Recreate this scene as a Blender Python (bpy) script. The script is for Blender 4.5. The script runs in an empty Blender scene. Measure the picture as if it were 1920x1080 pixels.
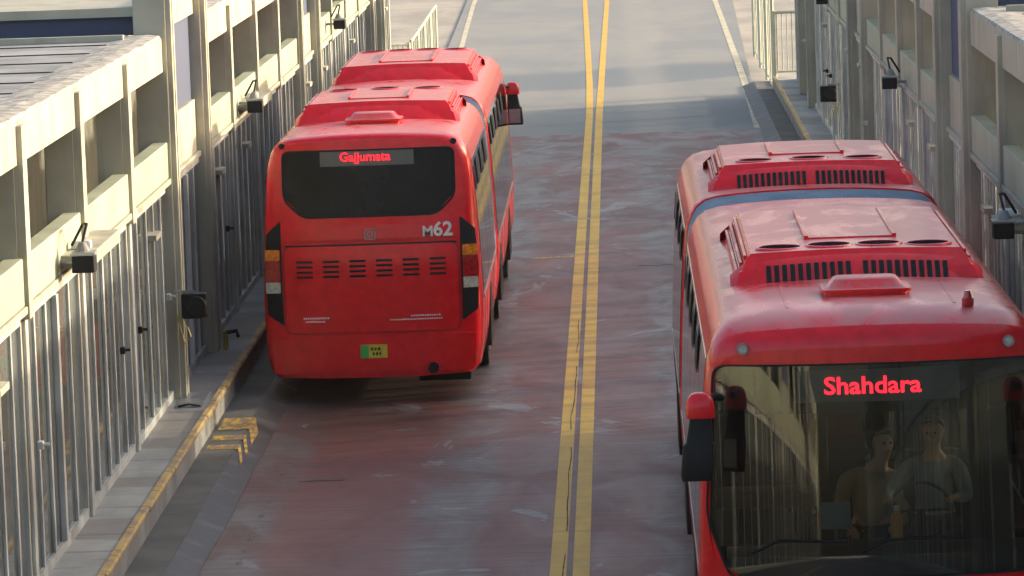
import bpy, bmesh, math, random
from mathutils import Vector, Matrix, noise as mnoise
random.seed(7)
S = bpy.context.scene
C = S.collection
PI = math.pi
R = math.radians

# ---------------------------------------------------------------- camera
FPX = 8600.0
cam = bpy.data.cameras.new('camera')
camo = bpy.data.objects.new('camera', cam); C.objects.link(camo); S.camera = camo
cam.sensor_width = 36.0
cam.lens = 36.0 * FPX / 1920.0
cam.clip_start = 0.5; cam.clip_end = 5000
Yc = Vector((188, 945, -FPX)).normalized()
u = Vector((-0.035, 1, 0)); u.z = (188 * u.x + 945 * u.y) / FPX
Zc = u.normalized(); Xc = Yc.cross(Zc)
camo.matrix_world = Matrix.Translation((0, 0, 7.0)) @ Matrix((Xc, Yc, Zc)).to_4x4()

# ---------------------------------------------------------------- sun, sky, exposure
SUN_EL, SUN_AZ = R(12.5), math.atan2(0.40, 1.0)     # azimuth measured from +X towards +Y
w = bpy.data.worlds.new('World'); S.world = w; w.use_nodes = True
nt = w.node_tree
bg = nt.nodes['Background']; bg.inputs[1].default_value = 0.15
sky = nt.nodes.new('ShaderNodeTexSky'); sky.sky_type = 'NISHITA'; sky.sun_disc = False
sky.sun_elevation = SUN_EL; sky.sun_rotation = PI / 2 - SUN_AZ
sky.dust_density = 5.0; sky.air_density = 0.8; sky.ozone_density = 0.3
nt.links.new(sky.outputs[0], bg.inputs[0])
sl = bpy.data.lights.new('sun', 'SUN'); sl.energy = 2.05; sl.angle = R(0.8); sl.color = (1.0, 0.83, 0.62)
so = bpy.data.objects.new('sun', sl); C.objects.link(so)
sd = Vector((math.cos(SUN_EL) * math.cos(SUN_AZ), math.cos(SUN_EL) * math.sin(SUN_AZ), math.sin(SUN_EL)))
so.rotation_euler = sd.to_track_quat('Z', 'Y').to_euler()
S.view_settings.view_transform = 'Standard'; S.view_settings.look = 'None'
S.view_settings.gamma = 1.0; S.view_settings.exposure = 1.58
S.render.engine = 'CYCLES'
S.cycles.max_bounces = 8; S.cycles.transparent_max_bounces = 24
S.cycles.caustics_reflective = False; S.cycles.caustics_refractive = False

# ---------------------------------------------------------------- material helpers
class NT:
    def __init__(s, name):
        s.m = bpy.data.materials.new(name); s.m.use_nodes = True
        s.t = s.m.node_tree; s.b = s.t.nodes['Principled BSDF']
        tc = s.t.nodes.new('ShaderNodeTexCoord'); s.obj = tc.outputs['Object']
        g = s.t.nodes.new('ShaderNodeNewGeometry'); s.pos = g.outputs['Position']; s.nor = g.outputs['Normal']
    def lk(s, a, sock):
        if isinstance(a, (int, float)): sock.default_value = a
        elif isinstance(a, (tuple, list)): sock.default_value = (tuple(a) + (1,))[:len(sock.default_value)]
        else: s.t.links.new(a, sock)
    def math(s, op, a, b=0.0, c=None):
        n = s.t.nodes.new('ShaderNodeMath'); n.operation = op
        s.lk(a, n.inputs[0]); s.lk(b, n.inputs[1])
        if c is not None: s.lk(c, n.inputs[2])
        return n.outputs[0]
    def xyz(s, v):
        n = s.t.nodes.new('ShaderNodeSeparateXYZ'); s.lk(v, n.inputs[0]); return n.outputs
    def scale(s, v, sc):
        n = s.t.nodes.new('ShaderNodeVectorMath'); n.operation = 'MULTIPLY'; s.lk(v, n.inputs[0])
        n.inputs[1].default_value = sc; return n.outputs[0]
    def noise(s, v, sc=(1, 1, 1), detail=4, rough=0.55, dist=0.0):
        n = s.t.nodes.new('ShaderNodeTexNoise'); s.lk(s.scale(v, sc), n.inputs['Vector'])
        n.inputs['Scale'].default_value = 1; n.inputs['Detail'].default_value = detail
        n.inputs['Roughness'].default_value = rough; n.inputs['Distortion'].default_value = dist
        return n.outputs[0]
    def ramp(s, f, a, b, lo=0.0, hi=1.0, smooth=True):
        n = s.t.nodes.new('ShaderNodeMapRange'); n.interpolation_type = 'SMOOTHSTEP' if smooth else 'LINEAR'
        s.lk(f, n.inputs[0]); s.lk(a, n.inputs[1]); s.lk(b, n.inputs[2]); s.lk(lo, n.inputs[3]); s.lk(hi, n.inputs[4])
        return n.outputs[0]
    def mix(s, f, a, b):
        n = s.t.nodes.new('ShaderNodeMix'); n.data_type = 'RGBA'
        s.lk(f, n.inputs[0]); s.lk(a, n.inputs[6]); s.lk(b, n.inputs[7]); return n.outputs[2]
    def bump(s, h, dist=0.01, strength=0.5):
        n = s.t.nodes.new('ShaderNodeBump'); s.lk(h, n.inputs['Height'])
        n.inputs['Distance'].default_value = dist; n.inputs['Strength'].default_value = strength
        s.t.links.new(n.outputs[0], s.b.inputs['Normal'])
    def set(s, **k):
        for a, v in k.items(): s.lk(v, s.b.inputs[a.replace('_', ' ')])

def simple(name, col, rough=0.6, metal=0.0, var=0.25, sc=3.0, coat=0.0, bumpd=0.0, dirt=None, dirtamt=0.5):
    n = NT(name)
    f = n.noise(n.pos, (sc, sc, sc), 5)
    c2 = tuple(max(0, c * (1 - var)) for c in col); c1 = tuple(min(1, c * (1 + var * 0.5)) for c in col)
    c = n.mix(n.ramp(f, 0.3, 0.7), c2, c1)
    if dirt:
        g = n.noise(n.pos, (sc * 0.6 + 1, sc * 0.6 + 1, sc * 0.25), 6, 0.65)
        c = n.mix(n.ramp(g, 0.5, 0.68, 0, dirtamt), c, dirt)
    n.set(Base_Color=c, Roughness=n.ramp(f, 0.2, 0.8, max(0, rough - 0.07), min(1, rough + 0.07)), Metallic=metal)
    if coat: n.set(Coat_Weight=coat, Coat_Roughness=0.08)
    if bumpd: n.bump(n.noise(n.pos, (sc * 9, sc * 9, sc * 9), 4), bumpd)
    return n.m

def glass(name, tint, refl=1.0, rough=0.02, ior=1.5):
    m = bpy.data.materials.new(name); m.use_nodes = True; t = m.node_tree; t.nodes.clear()
    o = t.nodes.new('ShaderNodeOutputMaterial'); mx = t.nodes.new('ShaderNodeMixShader')
    tr = t.nodes.new('ShaderNodeBsdfTransparent'); tr.inputs[0].default_value = (*tint, 1)
    gl = t.nodes.new('ShaderNodeBsdfGlossy'); gl.inputs['Roughness'].default_value = rough
    gl.inputs['Color'].default_value = (refl, refl, refl, 1)
    fr = t.nodes.new('ShaderNodeFresnel'); fr.inputs[0].default_value = ior
    geo = t.nodes.new('ShaderNodeNewGeometry')      # same Fresnel from either side
    t.links.new(fr.outputs[0], mx.inputs[0]); t.links.new(tr.outputs[0], mx.inputs[1]); t.links.new(gl.outputs[0], mx.inputs[2])
    t.links.new(mx.outputs[0], o.inputs[0]); return m

def dusty(m, amt, col):  # dust film, on the station glass also a painted pale reflection
    t = m.node_tree; o = next(n for n in t.nodes if n.type == 'OUTPUT_MATERIAL'); src = o.inputs[0].links[0].from_socket
    df = t.nodes.new('ShaderNodeBsdfDiffuse'); df.inputs[0].default_value = (*col, 1); mx = t.nodes.new('ShaderNodeMixShader')
    g = t.nodes.new('ShaderNodeNewGeometry'); no = t.nodes.new('ShaderNodeTexNoise'); no.inputs['Scale'].default_value = 1.1; no.inputs['Detail'].default_value = 5
    mr = t.nodes.new('ShaderNodeMapRange'); mr.inputs[1].default_value = .3; mr.inputs[2].default_value = .7; mr.inputs[3].default_value = amt * .5; mr.inputs[4].default_value = amt
    t.links.new(g.outputs['Position'], no.inputs['Vector']); t.links.new(no.outputs[0], mr.inputs[0]); t.links.new(mr.outputs[0], mx.inputs[0])
    t.links.new(src, mx.inputs[1]); t.links.new(df.outputs[0], mx.inputs[2]); t.links.new(mx.outputs[0], o.inputs[0])
def emit(name, col, st):
    n = NT(name); n.set(Base_Color=(0.02, 0, 0), Emission_Color=col, Emission_Strength=st); return n.m

M = {}
M['cream'] = simple('cream_paint', (0.42, 0.405, 0.315), 0.65, var=0.16, sc=1.6, dirt=(0.24, 0.225, 0.19), dirtamt=0.6, bumpd=0.002)
M['green'] = simple('pale_green_panel', (0.38, 0.415, 0.30), 0.6, var=0.14, sc=1.3, dirt=(0.27, 0.26, 0.20), dirtamt=0.55)
M['beige'] = simple('beige_plaster', (0.40, 0.38, 0.32), 0.8, var=0.15, sc=1.2, dirt=(0.3, 0.28, 0.22), dirtamt=0.4)
M['alu'] = simple('dull_aluminium', (0.56, 0.58, 0.56), 0.45, metal=0.1, var=0.25, sc=2.0, dirt=(0.22, 0.21, 0.19), dirtamt=0.5)
M['alu_dark'] = simple('dark_gasket', (0.012, 0.014, 0.016), 0.7); M['alu_dark'].node_tree.nodes['Principled BSDF'].inputs['Specular IOR Level'].default_value = 0.2
M['concrete'] = simple('grey_concrete', (0.30, 0.30, 0.29), 0.85, var=0.25, sc=1.5, dirt=(0.18, 0.17, 0.16), bumpd=0.004)
M['mortar'] = simple('crumbling_mortar', (0.38, 0.37, 0.34), 0.95, var=0.45, sc=7, bumpd=0.02)
M['black'] = simple('black_plastic', (0.008, 0.010, 0.013), 0.5, var=0.3); M['black'].node_tree.nodes['Principled BSDF'].inputs['Specular IOR Level'].default_value = 0.22
M['rubber'] = simple('tyre_rubber', (0.014, 0.014, 0.014), 0.85, var=0.3)
M['steel'] = simple('grey_steel', (0.35, 0.36, 0.37), 0.35, metal=0.7)
M['white'] = simple('white_paint', (0.75, 0.75, 0.72), 0.5, var=0.08)
M['blue'] = simple('slate_blue_panel', (0.06, 0.08, 0.145), 0.85, var=0.1, sc=1)
M['roofsheet'] = simple('roof_felt', (0.27, 0.28, 0.29), 0.85, var=0.3, sc=1.2, dirt=(0.15, 0.15, 0.15), bumpd=0.01)
M['railing'] = simple('railing_paint', (0.50, 0.52, 0.40), 0.5, var=0.2)
M['glass_station'] = glass('station_glass', (0.90, 0.93, 0.92), 1.0, 0.03, 1.75)
dusty(M['glass_station'], 0.17, (0.40, 0.44, 0.42))  # dust film that also paints a pale grey-green reflection into the panes
M['glass_bus'] = glass('bus_side_glass', (0.55, 0.56, 0.55), 0.9, 0.03, 1.5)
M['glass_front'] = glass('windscreen_glass', (0.74, 0.77, 0.75), 1.0, 0.015, 1.6)
M['amber'] = simple('amber_lens', (0.75, 0.22, 0.01), 0.2, var=0.4, sc=30)
M['redlens'] = simple('red_lens', (0.42, 0.01, 0.015), 0.15, var=0.5, sc=30, coat=0.6)
M['clearlens'] = simple('clear_lens', (0.55, 0.56, 0.45), 0.2, var=0.3, sc=30)
M['led'] = emit('red_led', (1.0, 0.012, 0.025), 1.05)
M['display'] = simple('display_glass', (0.10, 0.10, 0.09), 0.35, var=0.2)
M['display_rear'] = simple('rear_display_glass', (0.11, 0.11, 0.09), 0.35, var=0.2)
M['plate_green'] = simple('plate_green', (0.04, 0.42, 0.10), 0.4, var=0.1)
M['plate_yellow'] = simple('plate_yellow', (0.62, 0.52, 0.05), 0.4, var=0.2, sc=20)
M['bellows'] = simple('grey_blue_bellows', (0.23, 0.30, 0.38), 0.6, var=0.2)
M['skin'] = simple('skin', (0.55, 0.27, 0.13), 0.5, var=0.1)
M['hair'] = simple('black_hair', (0.012, 0.010, 0.009), 0.6)
M['shirt'] = simple('grey_shirt', (0.24, 0.26, 0.25), 0.85, var=0.15)
M['shirt_tan'] = simple('tan_shirt', (0.34, 0.21, 0.10), 0.85, var=0.15)
M['fan'] = simple('dark_fan_well', (0.02, 0.012, 0.02), 1.0); M['fan'].node_tree.nodes['Principled BSDF'].inputs['Specular IOR Level'].default_value = 0.0
M['seat'] = simple('seat_fabric', (0.035, 0.04, 0.05), 0.9)
M['seat_purple'] = simple('seat_fabric_plum', (0.12, 0.045, 0.07), 0.9)
M['dash'] = simple('dashboard_plastic', (0.05, 0.06, 0.075), 0.5)
M['floor_bus'] = simple('bus_floor', (0.06, 0.06, 0.065), 0.8)
M['orange'] = simple('orange_plastic', (0.75, 0.30, 0.03), 0.35)
M['screen'] = simple('tablet_back', (0.16, 0.21, 0.24), 0.4)
M['grabyellow'] = simple('brass_rail', (0.50, 0.38, 0.10), 0.3, metal=0.4)
M['terracotta'] = simple('brick_orange', (0.45, 0.22, 0.10), 0.7)

def red_paint(name, dust):
    n = NT(name)
    f = n.noise(n.obj, (1.6, 0.8, 1.3), 6, 0.62, 1.2)
    g = n.noise(n.obj, (9, 5, 9), 4)
    base = n.mix(n.ramp(g, 0.35, 0.7), (0.64, 0.002, 0.010), (0.76, 0.004, 0.016))
    # dust that settled on the skyward faces, thicker in patches
    nz = n.xyz(n.nor)[2]
    up = n.ramp(nz, 0.80, 0.975)
    amt = n.math('MULTIPLY', up, n.ramp(f, 0.38, 0.56, dust * 0.30, dust * 1.1))
    side = n.ramp(n.noise(n.obj, (3, 3, 1.2), 5), 0.5, 0.8, 0.0, 0.03)
    amt = n.math('MAXIMUM', amt, side)
    c = n.mix(amt, base, (0.44, 0.26, 0.24))
    n.set(Base_Color=c, Roughness=n.ramp(amt, 0, 0.7, 0.24, 0.5), Coat_Weight=0.18, Coat_Roughness=0.12)
    n.b.inputs['Specular IOR Level'].default_value = 0.4
    n.bump(n.noise(n.obj, (1.5, 1.5, 1.5), 2), 0.01, 0.25)
    return n.m
M['red'] = red_paint('red_bus_paint', 0.12)
M['red_roof'] = red_paint('dusty_red_roof_paint', 0.52)
M['red_dark'] = simple('red_recess', (0.20, 0.006, 0.010), 0.4)

def road_mat():
    n = NT('worn_bus_lane'); x, y, z = n.xyz(n.pos)
    n1 = n.noise(n.pos, (0.5, 0.22, 1), 5, 0.6, 0.4)
    n2 = n.noise(n.pos, (1.3, 0.55, 1), 6, 0.62, 0.8)
    st = n.noise(n.pos, (0.35, 9.0, 1), 4, 0.7)          # brushed ridges running across the lane
    fine = n.noise(n.pos, (55, 45, 1), 5, 0.75)
    red = n.mix(n.ramp(n1, 0.3, 0.7), (0.118, 0.034, 0.031), (0.176, 0.051, 0.043))
    grey = n.mix(n.ramp(n2, 0.3, 0.7), (0.088, 0.080, 0.083), (0.142, 0.135, 0.138))
    # polished wheel tracks, wobbling with the noise
    wob = n.math('MULTIPLY_ADD', n1, 0.9, -0.45)
    xw = n.math('ADD', x, wob)
    def band(c, hw, soft):
        d = n.math('ABSOLUTE', n.math('SUBTRACT', xw, c))
        return n.ramp(d, hw + soft, hw - soft)
    t = n.math('MAXIMUM', band(-1.75, 0.34, 0.16), band(0.62, 0.36, 0.2))
    t = n.math('MAXIMUM', t, band(-3.75, 0.30, 0.16))
    t = n.math('MAXIMUM', t, band(2.75, 0.35, 0.2))
    far = n.ramp(y, 62, 92, 0.0, 0.75)
    t = n.math('MAXIMUM', n.math('MULTIPLY', t, 0.9), n.math('MULTIPLY', far, n.ramp(n2, 0.35, 0.55)))
    t = n.math('MULTIPLY', t, n.ramp(n2, 0.30, 0.62, 0.15, 0.95))
    c = n.mix(t, red, grey)
    worn = n.ramp(n.noise(n.pos, (0.75, 0.42, 1), 7, 0.58, 1.2), 0.62, 0.65, 0, 0.8)
    c = n.mix(worn, c, (0.215, 0.215, 0.22))
    # shadow under and behind the left bus, painted into the lane, ragged with the noise
    oy = n.math('MULTIPLY', n.ramp(y, 47.5, 51.5), n.ramp(y, 64, 58)); ox = n.ramp(n.math('ABSOLUTE', n.math('ADD', xw, 2.9)), 1.15, 0.5)
    c = n.mix(n.math('MULTIPLY', n.math('MULTIPLY', oy, ox), n.ramp(n2, 0.36, 0.52, 0.25, 0.8)), c, (0.035, 0.028, 0.027))
    ridge = n.ramp(st, 0.36, 0.62, 0.74, 1.08)
    dark = n.mix(1.0, c, c); 
    mul = n.t.nodes.new('ShaderNodeVectorMath'); mul.operation = 'SCALE'
    n.lk(c, mul.inputs[0]); n.lk(n.math('MULTIPLY', ridge, n.ramp(fine, 0.3, 0.7, 0.78, 1.2)), mul.inputs[3])
    c = mul.outputs[0]
    n.set(Base_Color=c, Roughness=n.ramp(n2, 0.2, 0.8, 0.62, 0.45))
    n.bump(n.math('ADD', n.math('MULTIPLY', st, 2.0), fine), 0.006, 0.7)
    return n.m
M['road'] = road_mat()

def asphalt_mat():
    n = NT('far_asphalt'); x, y, z = n.xyz(n.pos)
    n1 = n.noise(n.pos, (0.35, 0.10, 1), 5, 0.6, 0.4)
    st = n.noise(n.pos, (0.12, 1.6, 1), 4, 0.6)
    c = n.mix(n.ramp(n1, 0.3, 0.7), (0.20, 0.21, 0.215), (0.27, 0.265, 0.245))
    # shadow bands painted across the lanes, the nearer one partly a darker asphalt patch
    yw = n.math('ADD', y, n.math('MULTIPLY_ADD', n.noise(n.pos, (0.3, 0.1, 1), 3), 5, -2.5))
    yw = n.math('ADD', yw, n.math('MULTIPLY', x, -0.6))
    b1 = n.math('MULTIPLY', n.ramp(yw, 91.0, 92.5), n.ramp(yw, 100.5, 99.0))
    b2 = n.math('MULTIPLY', n.ramp(yw, 106.5, 107.5), n.ramp(yw, 114.5, 112.5))
    c = n.mix(n.math('MULTIPLY', n.math('MAXIMUM', b1, b2), 0.7), c, (0.105, 0.135, 0.165))
    c = n.mix(n.ramp(st, 0.45, 0.75, 0, 0.35), c, (0.15, 0.165, 0.18))
    xw = n.math('ABSOLUTE', n.math('SUBTRACT', x, n.math('MULTIPLY_ADD', n1, 0.8, 0.2)))
    c = n.mix(n.ramp(xw, 0.7, 0.2, 0, 0.35), c, (0.33, 0.315, 0.28))
    n.set(Base_Color=c, Roughness=0.7); n.bump(n.noise(n.pos, (30, 30, 1), 3), 0.004)
    return n.m
M['asphalt'] = asphalt_mat()

def yellow_mat(name, wear):
    n = NT(name)
    a = n.noise(n.pos, (3, 1.0, 3), 6, 0.65); b = n.noise(n.pos, (0.6, 7, 1), 4, 0.7)
    c = n.mix(n.ramp(a, 0.3, 0.7), (0.58, 0.345, 0.022), (0.70, 0.43, 0.035))
    c = n.mix(n.ramp(b, 0.52, 0.70, 0, 0.55), c, (0.33, 0.22, 0.06))
    c = n.mix(n.ramp(n.noise(n.pos, (14, 5, 3), 5, 0.7), 0.72 - wear, 0.80 - wear, 0, 0.8), c, (0.17, 0.12, 0.10))
    n.set(Base_Color=c, Roughness=0.6); return n.m
M['yellow'] = yellow_mat('yellow_road_paint', 0.04)
M['yellow_worn'] = yellow_mat('worn_yellow_paint', 0.27)
M['ghost_line'] = yellow_mat('ghost_of_yellow_paint', 0.30)
M['pale_line'] = simple('faded_cream_line', (0.56, 0.51, 0.36), 0.7, var=0.3, sc=2)

_t = M['ghost_line'].node_tree; _b = _t.nodes['Principled BSDF']; _n = _t.nodes.new('ShaderNodeTexNoise'); _n.inputs['Scale'].default_value = 2.2; _n.inputs['Detail'].default_value = 7
_g = _t.nodes.new('ShaderNodeNewGeometry'); _r = _t.nodes.new('ShaderNodeMapRange'); _r.inputs[1].default_value = .52; _r.inputs[2].default_value = .66; _r.inputs[4].default_value = .55
_t.links.new(_g.outputs['Position'], _n.inputs['Vector']); _t.links.new(_n.outputs[0], _r.inputs[0]); _t.links.new(_r.outputs[0], _b.inputs['Alpha'])
def kerb_mat():
    n = NT('kerb_yellow_worn'); x, y, z = n.xyz(n.pos)
    a = n.noise(n.pos, (5, 2, 5), 6, 0.7)
    c = n.mix(n.ramp(a, 0.35, 0.6), (0.26, 0.20, 0.15), (0.50, 0.34, 0.11))
    fr = n.math('ABSOLUTE', n.math('SUBTRACT', n.math('FRACT', n.math('MULTIPLY', y, 0.8)), 0.5))
    c = n.mix(n.ramp(fr, 0.485, 0.495), c, (0.06, 0.04, 0.035))
    n.set(Base_Color=c, Roughness=0.7); n.bump(a, 0.02, 0.6); return n.m
M['kerb'] = kerb_mat()
def ledge_mat():
    n = NT('ledge_paving'); x, y, z = n.xyz(n.pos)
    a = n.noise(n.pos, (2, 1, 2), 6, 0.6)
    c = n.mix(n.ramp(a, 0.3, 0.7), (0.27, 0.28, 0.27), (0.40, 0.40, 0.38))
    b = n.ramp(n.noise(n.pos, (0.05, 0.55, 1), 2, 0.3), 0.50, 0.53)
    c = n.mix(n.math('MULTIPLY', b, 0.55), c, (0.19, 0.165, 0.14))
    ln = n.ramp(n.noise(n.pos, (0.4, 6, 1), 3), 0.58, 0.66, 0, 0.5)
    c = n.mix(ln, c, (0.15, 0.14, 0.14))
    n.set(Base_Color=c, Roughness=0.75); n.bump(a, 0.01); return n.m
M['ledge'] = ledge_mat()
M['shelf'] = simple('dirty_concrete_shelf', (0.125, 0.125, 0.115), 0.85, var=0.35, sc=1.3, dirt=(0.07, 0.065, 0.07), dirtamt=0.7, bumpd=0.006)
M['gutter'] = simple('tyre_scuffed_kerb', (0.062, 0.062, 0.068), 0.6, var=0.4, sc=1.6, dirt=(0.15, 0.15, 0.155), dirtamt=0.6, bumpd=0.006)
def ground_mat():
    n = NT('ground'); a = n.noise(n.pos, (0.6, 0.15, 1), 6, 0.6); b = n.noise(n.pos, (0.3, 1.4, 1), 4)
    c = n.mix(n.ramp(a, 0.3, 0.7), (0.27, 0.25, 0.22), (0.42, 0.38, 0.32))
    c = n.mix(n.ramp(b, 0.5, 0.65, 0, 0.5), c, (0.24, 0.23, 0.22))
    n.set(Base_Color=c, Roughness=0.85); return n.m
M['ground'] = ground_mat()

# ---------------------------------------------------------------- mesh helpers
class MB:
    def __init__(s): s.b = bmesh.new()
    def box(s, x0, x1, y0, y1, z0, z1, bev=0.0):
        r = bmesh.ops.create_cube(s.b, size=1.0)
        for v in r['verts']:
            v.co = Vector(((x0 + x1) / 2 + v.co.x * (x1 - x0), (y0 + y1) / 2 + v.co.y * (y1 - y0), (z0 + z1) / 2 + v.co.z * (z1 - z0)))
        if bev:
            es = list({e for v in r['verts'] for e in v.link_edges})
            bmesh.ops.bevel(s.b, geom=es, offset=bev, segments=2, profile=0.6, affect='EDGES')
        return s
    def tube(s, pts, r, n=8, r2=None):
        pts = [Vector(p) for p in pts]; rings = []
        for i, p in enumerate(pts):
            d = (pts[min(i + 1, len(pts) - 1)] - pts[max(i - 1, 0)]).normalized()
            a = d.orthogonal().normalized() if i == 0 else (pa - d * pa.dot(d)).normalized()
            pa = a; b_ = d.cross(a)
            rr = r if r2 is None else r + (r2 - r) * i / (len(pts) - 1)
            rings.append([s.b.verts.new(p + (a * math.cos(2 * PI * k / n) + b_ * math.sin(2 * PI * k / n)) * rr) for k in range(n)])
        for i in range(len(rings) - 1):
            for k in range(n):
                s.b.faces.new((rings[i][k], rings[i][(k + 1) % n], rings[i + 1][(k + 1) % n], rings[i + 1][k]))
        s.b.faces.new(rings[0][::-1]); s.b.faces.new(rings[-1]); return s
    def prism(s, poly, axis, a, b):
        """polygon in the plane across 'axis' ('x': (y,z), 'y': (x,z), 'z': (x,y)) pushed from a to b"""
        def P(p, t): return {'x': (t, p[0], p[1]), 'y': (p[0], t, p[1]), 'z': (p[0], p[1], t)}[axis]
        v0 = [s.b.verts.new(P(p, a)) for p in poly]; v1 = [s.b.verts.new(P(p, b)) for p in poly]
        n = len(poly)
        s.b.faces.new(v0[::-1]); s.b.faces.new(v1)
        for i in range(n): s.b.faces.new((v0[i], v0[(i + 1) % n], v1[(i + 1) % n], v1[i]))
        return s
    def build(s, name, mat, parent=None, smooth=False, loc=None):
        bmesh.ops.recalc_face_normals(s.b, faces=s.b.faces)
        me = bpy.data.meshes.new(name); s.b.to_mesh(me); s.b.free()
        if smooth:
            for p in me.polygons: p.use_smooth = True
            try: me.set_sharp_from_angle(angle=R(38))
            except Exception: pass
        me.materials.append(mat)
        o = bpy.data.objects.new(name, me); C.objects.link(o)
        if parent: o.parent = parent
        if loc is not None: o.location = loc
        return o

def tag(o, label=None, cat=None, group=None, kind=None):
    if label: o['label'] = label
    if cat: o['category'] = cat
    if group: o['group'] = group
    if kind: o['kind'] = kind
    return o
def thing(name, label, cat, loc=(0, 0, 0), rz=0.0, group=None):
    o = bpy.data.objects.new(name, None); C.objects.link(o); o.empty_display_size = 0.3
    o.location = loc; o.rotation_euler = (0, 0, rz); return tag(o, label, cat, group)
def copy_tree(o, parent=None):
    c = o.copy(); C.objects.link(c)
    if parent: c.parent = parent
    for ch in [k for k in ALLKIDS(o)]: copy_tree(ch, c)
    return c
def ALLKIDS(o): return list(o.children)

XM = -0.61        # middle of the bus way (between the two yellow lines)
# ---------------------------------------------------------------- setting: ground and road
g = MB(); g.box(-2500, 2500, -300, 4000, -0.6, -0.03)
tag(g.build('ground', M['ground']), 'dusty paved ground around the bus way', kind='structure')
def strip(name, mat, label, xa, xb, y0, y1, z, xa2=None, xb2=None, n=1, t=0.3):
    m = MB(); xa2 = xa if xa2 is None else xa2; xb2 = xb if xb2 is None else xb2
    m.prism([(xa, y0), (xb, y0), (xb2, y1), (xa2, y1)], 'z', z - t, z)
    return tag(m.build(name, mat), label, kind='structure')
strip('bus_lane', M['road'], 'worn red and grey surface of the bus lanes', XM - 3.42, XM + 3.42, -20, 92.3, 0.0)
strip('far_road', M['asphalt'], 'grey asphalt road beyond the red lanes', XM - 3.7, XM + 3.42, 92.3, 400, 0.0, XM - 7.5, XM + 8)
def marking(name, mat, label, pts, wd, z=0.004):
    m = MB(); L = []; Rr = []
    for (x, y) in pts:
        L.append(m.b.verts.new((x - wd / 2, y, z))); Rr.append(m.b.verts.new((x + wd / 2, y, z)))
    for i in range(len(pts) - 1): m.b.faces.new((L[i], Rr[i], Rr[i + 1], L[i + 1]))
    return tag(m.build(name, mat), label, kind='structure')
marking('lane_line', M['yellow'], 'left stripe of the double yellow centre line', [(-.712, 10), (-.712, 98), (-.76, 108), (-.85, 119), (-1.11, 148.6), (-3.2, 380)], 0.15)
marking('lane_line', M['yellow'], 'right stripe of the double yellow centre line', [(-.505, 10), (-.505, 98), (-.485, 108), (-.465, 119), (-.40, 148.6), (.3, 380)], 0.15)
marking('edge_line', M['pale_line'], 'faded cream edge line on the right of the far road', [(2.72, 92.4), (2.87, 108.5), (3.07, 148.6), (3.9, 330)], 0.16)
marking('edge_line', M['pale_line'], 'faded cream edge line on the left of the far road', [(-3.75, 101), (-4.33, 124), (-4.75, 149), (-6.5, 330)], 0.14)
marking('edge_line', M['ghost_line'], 'almost worn away yellow line along the left lane', [(-3.66, 30), (-3.66, 52)], 0.05)
m = MB(); m.prism([(-1.42, 68.0), (-.80, 68.1), (-.80, 68.32), (-1.42, 68.22)], 'z', 0.0035, 0.0045)
tag(m.build('cross_line', M['yellow_worn']), 'short yellow line reaching sideways from the double centre line', kind='structure')
m = MB(); m.box(0.15, 2.8, 66.6, 66.75, 0.003, 0.005)
tag(m.build('road_joint', M['gutter']), 'dark joint across the right lane', kind='structure')
m = MB(); m.box(-3.45, -2.98, 46.5, 46.62, 0.003, 0.005)
tag(m.build('road_joint', M['gutter']), 'dark joint across the left lane', kind='structure')

# platforms (ledge outside the glass, yellow kerb, low shelf, scuffed kerb)
Y0, PITCH, NB = -24.7, 4.2, 30
Y1 = Y0 + NB * PITCH
for sg, side in ((-1, 'left'), (1, 'right')):
    def X(wd, sg=sg): return XM + sg * wd
    m = MB(); m.prism([(X(4.04), -0.2), (X(9.2), -0.2), (X(9.2), 0.345), (X(4.04), 0.345)], 'y', Y0, Y1 + 1.5)
    tag(m.build('platform', M['ledge']), f'grey paved ledge of the {side} platform', kind='structure')
    # kerb: rounded yellow nosing in short blocks
    m = MB(); y = Y0
    while y < Y1 + 1.4:
        L = 1.25; y2 = min(y + L - 0.025, Y1 + 1.45); jit = random.uniform(-.006, .006)
        pr = [(X(4.045), 0.31), (X(3.985 + jit), 0.31), (X(3.975 + jit), 0.32), (X(3.972 + jit), 0.35), (X(3.99 + jit), 0.37), (X(4.05), 0.373), (X(4.07), 0.345)]
        m.prism(pr, 'y', y, y2); y += L
    tag(m.build('platform_kerb', M['kerb']), f'worn yellow kerb blocks along the {side} platform edge', kind='structure')
    m = MB(); m.box(min(X(4.0), X(4.03)), max(X(4.0), X(4.03)), Y0, Y1 + 1.5, -0.1, 0.308)
    tag(m.build('kerb_face', M['concrete']), f'concrete face under the {side} platform kerb', kind='structure')
    m = MB(); m.prism([(X(3.64), -0.2), (X(3.998), -0.2), (X(3.998), 0.10), (X(3.64), 0.10)], 'y', Y0, Y1 + 4)
    tag(m.build('low_shelf', M['shelf']), f'low dirty concrete shelf below the {side} platform', kind='structure')
    m = MB(); n = 90; prof = [(3.638, 0.098), (3.57, 0.088), (3.48, 0.045), (3.36, 0.006), (3.36, -0.1), (3.638, -0.1)]; rings = []
    for i in range(n + 1):
        yy = Y0 + (Y1 + 4 - Y0) * i / n; j = mnoise.noise(Vector((yy * .35, sg * 5, 0))) * 0.05
        rings.append([m.b.verts.new((X(a + (j if k in (1, 2, 3, 4) else 0)), yy, b)) for k, (a, b) in enumerate(prof)])
    for i in range(n):
        for k in range(6): m.b.faces.new((rings[i][k], rings[i][(k + 1) % 6], rings[i + 1][(k + 1) % 6], rings[i + 1][k]))
    m.b.faces.new(rings[0]); m.b.faces.new(rings[-1])
    tag(m.build('gutter_kerb', M['gutter'], smooth=True), f'tyre-scuffed sloping kerb beside the {side} lane', kind='structure')
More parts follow.
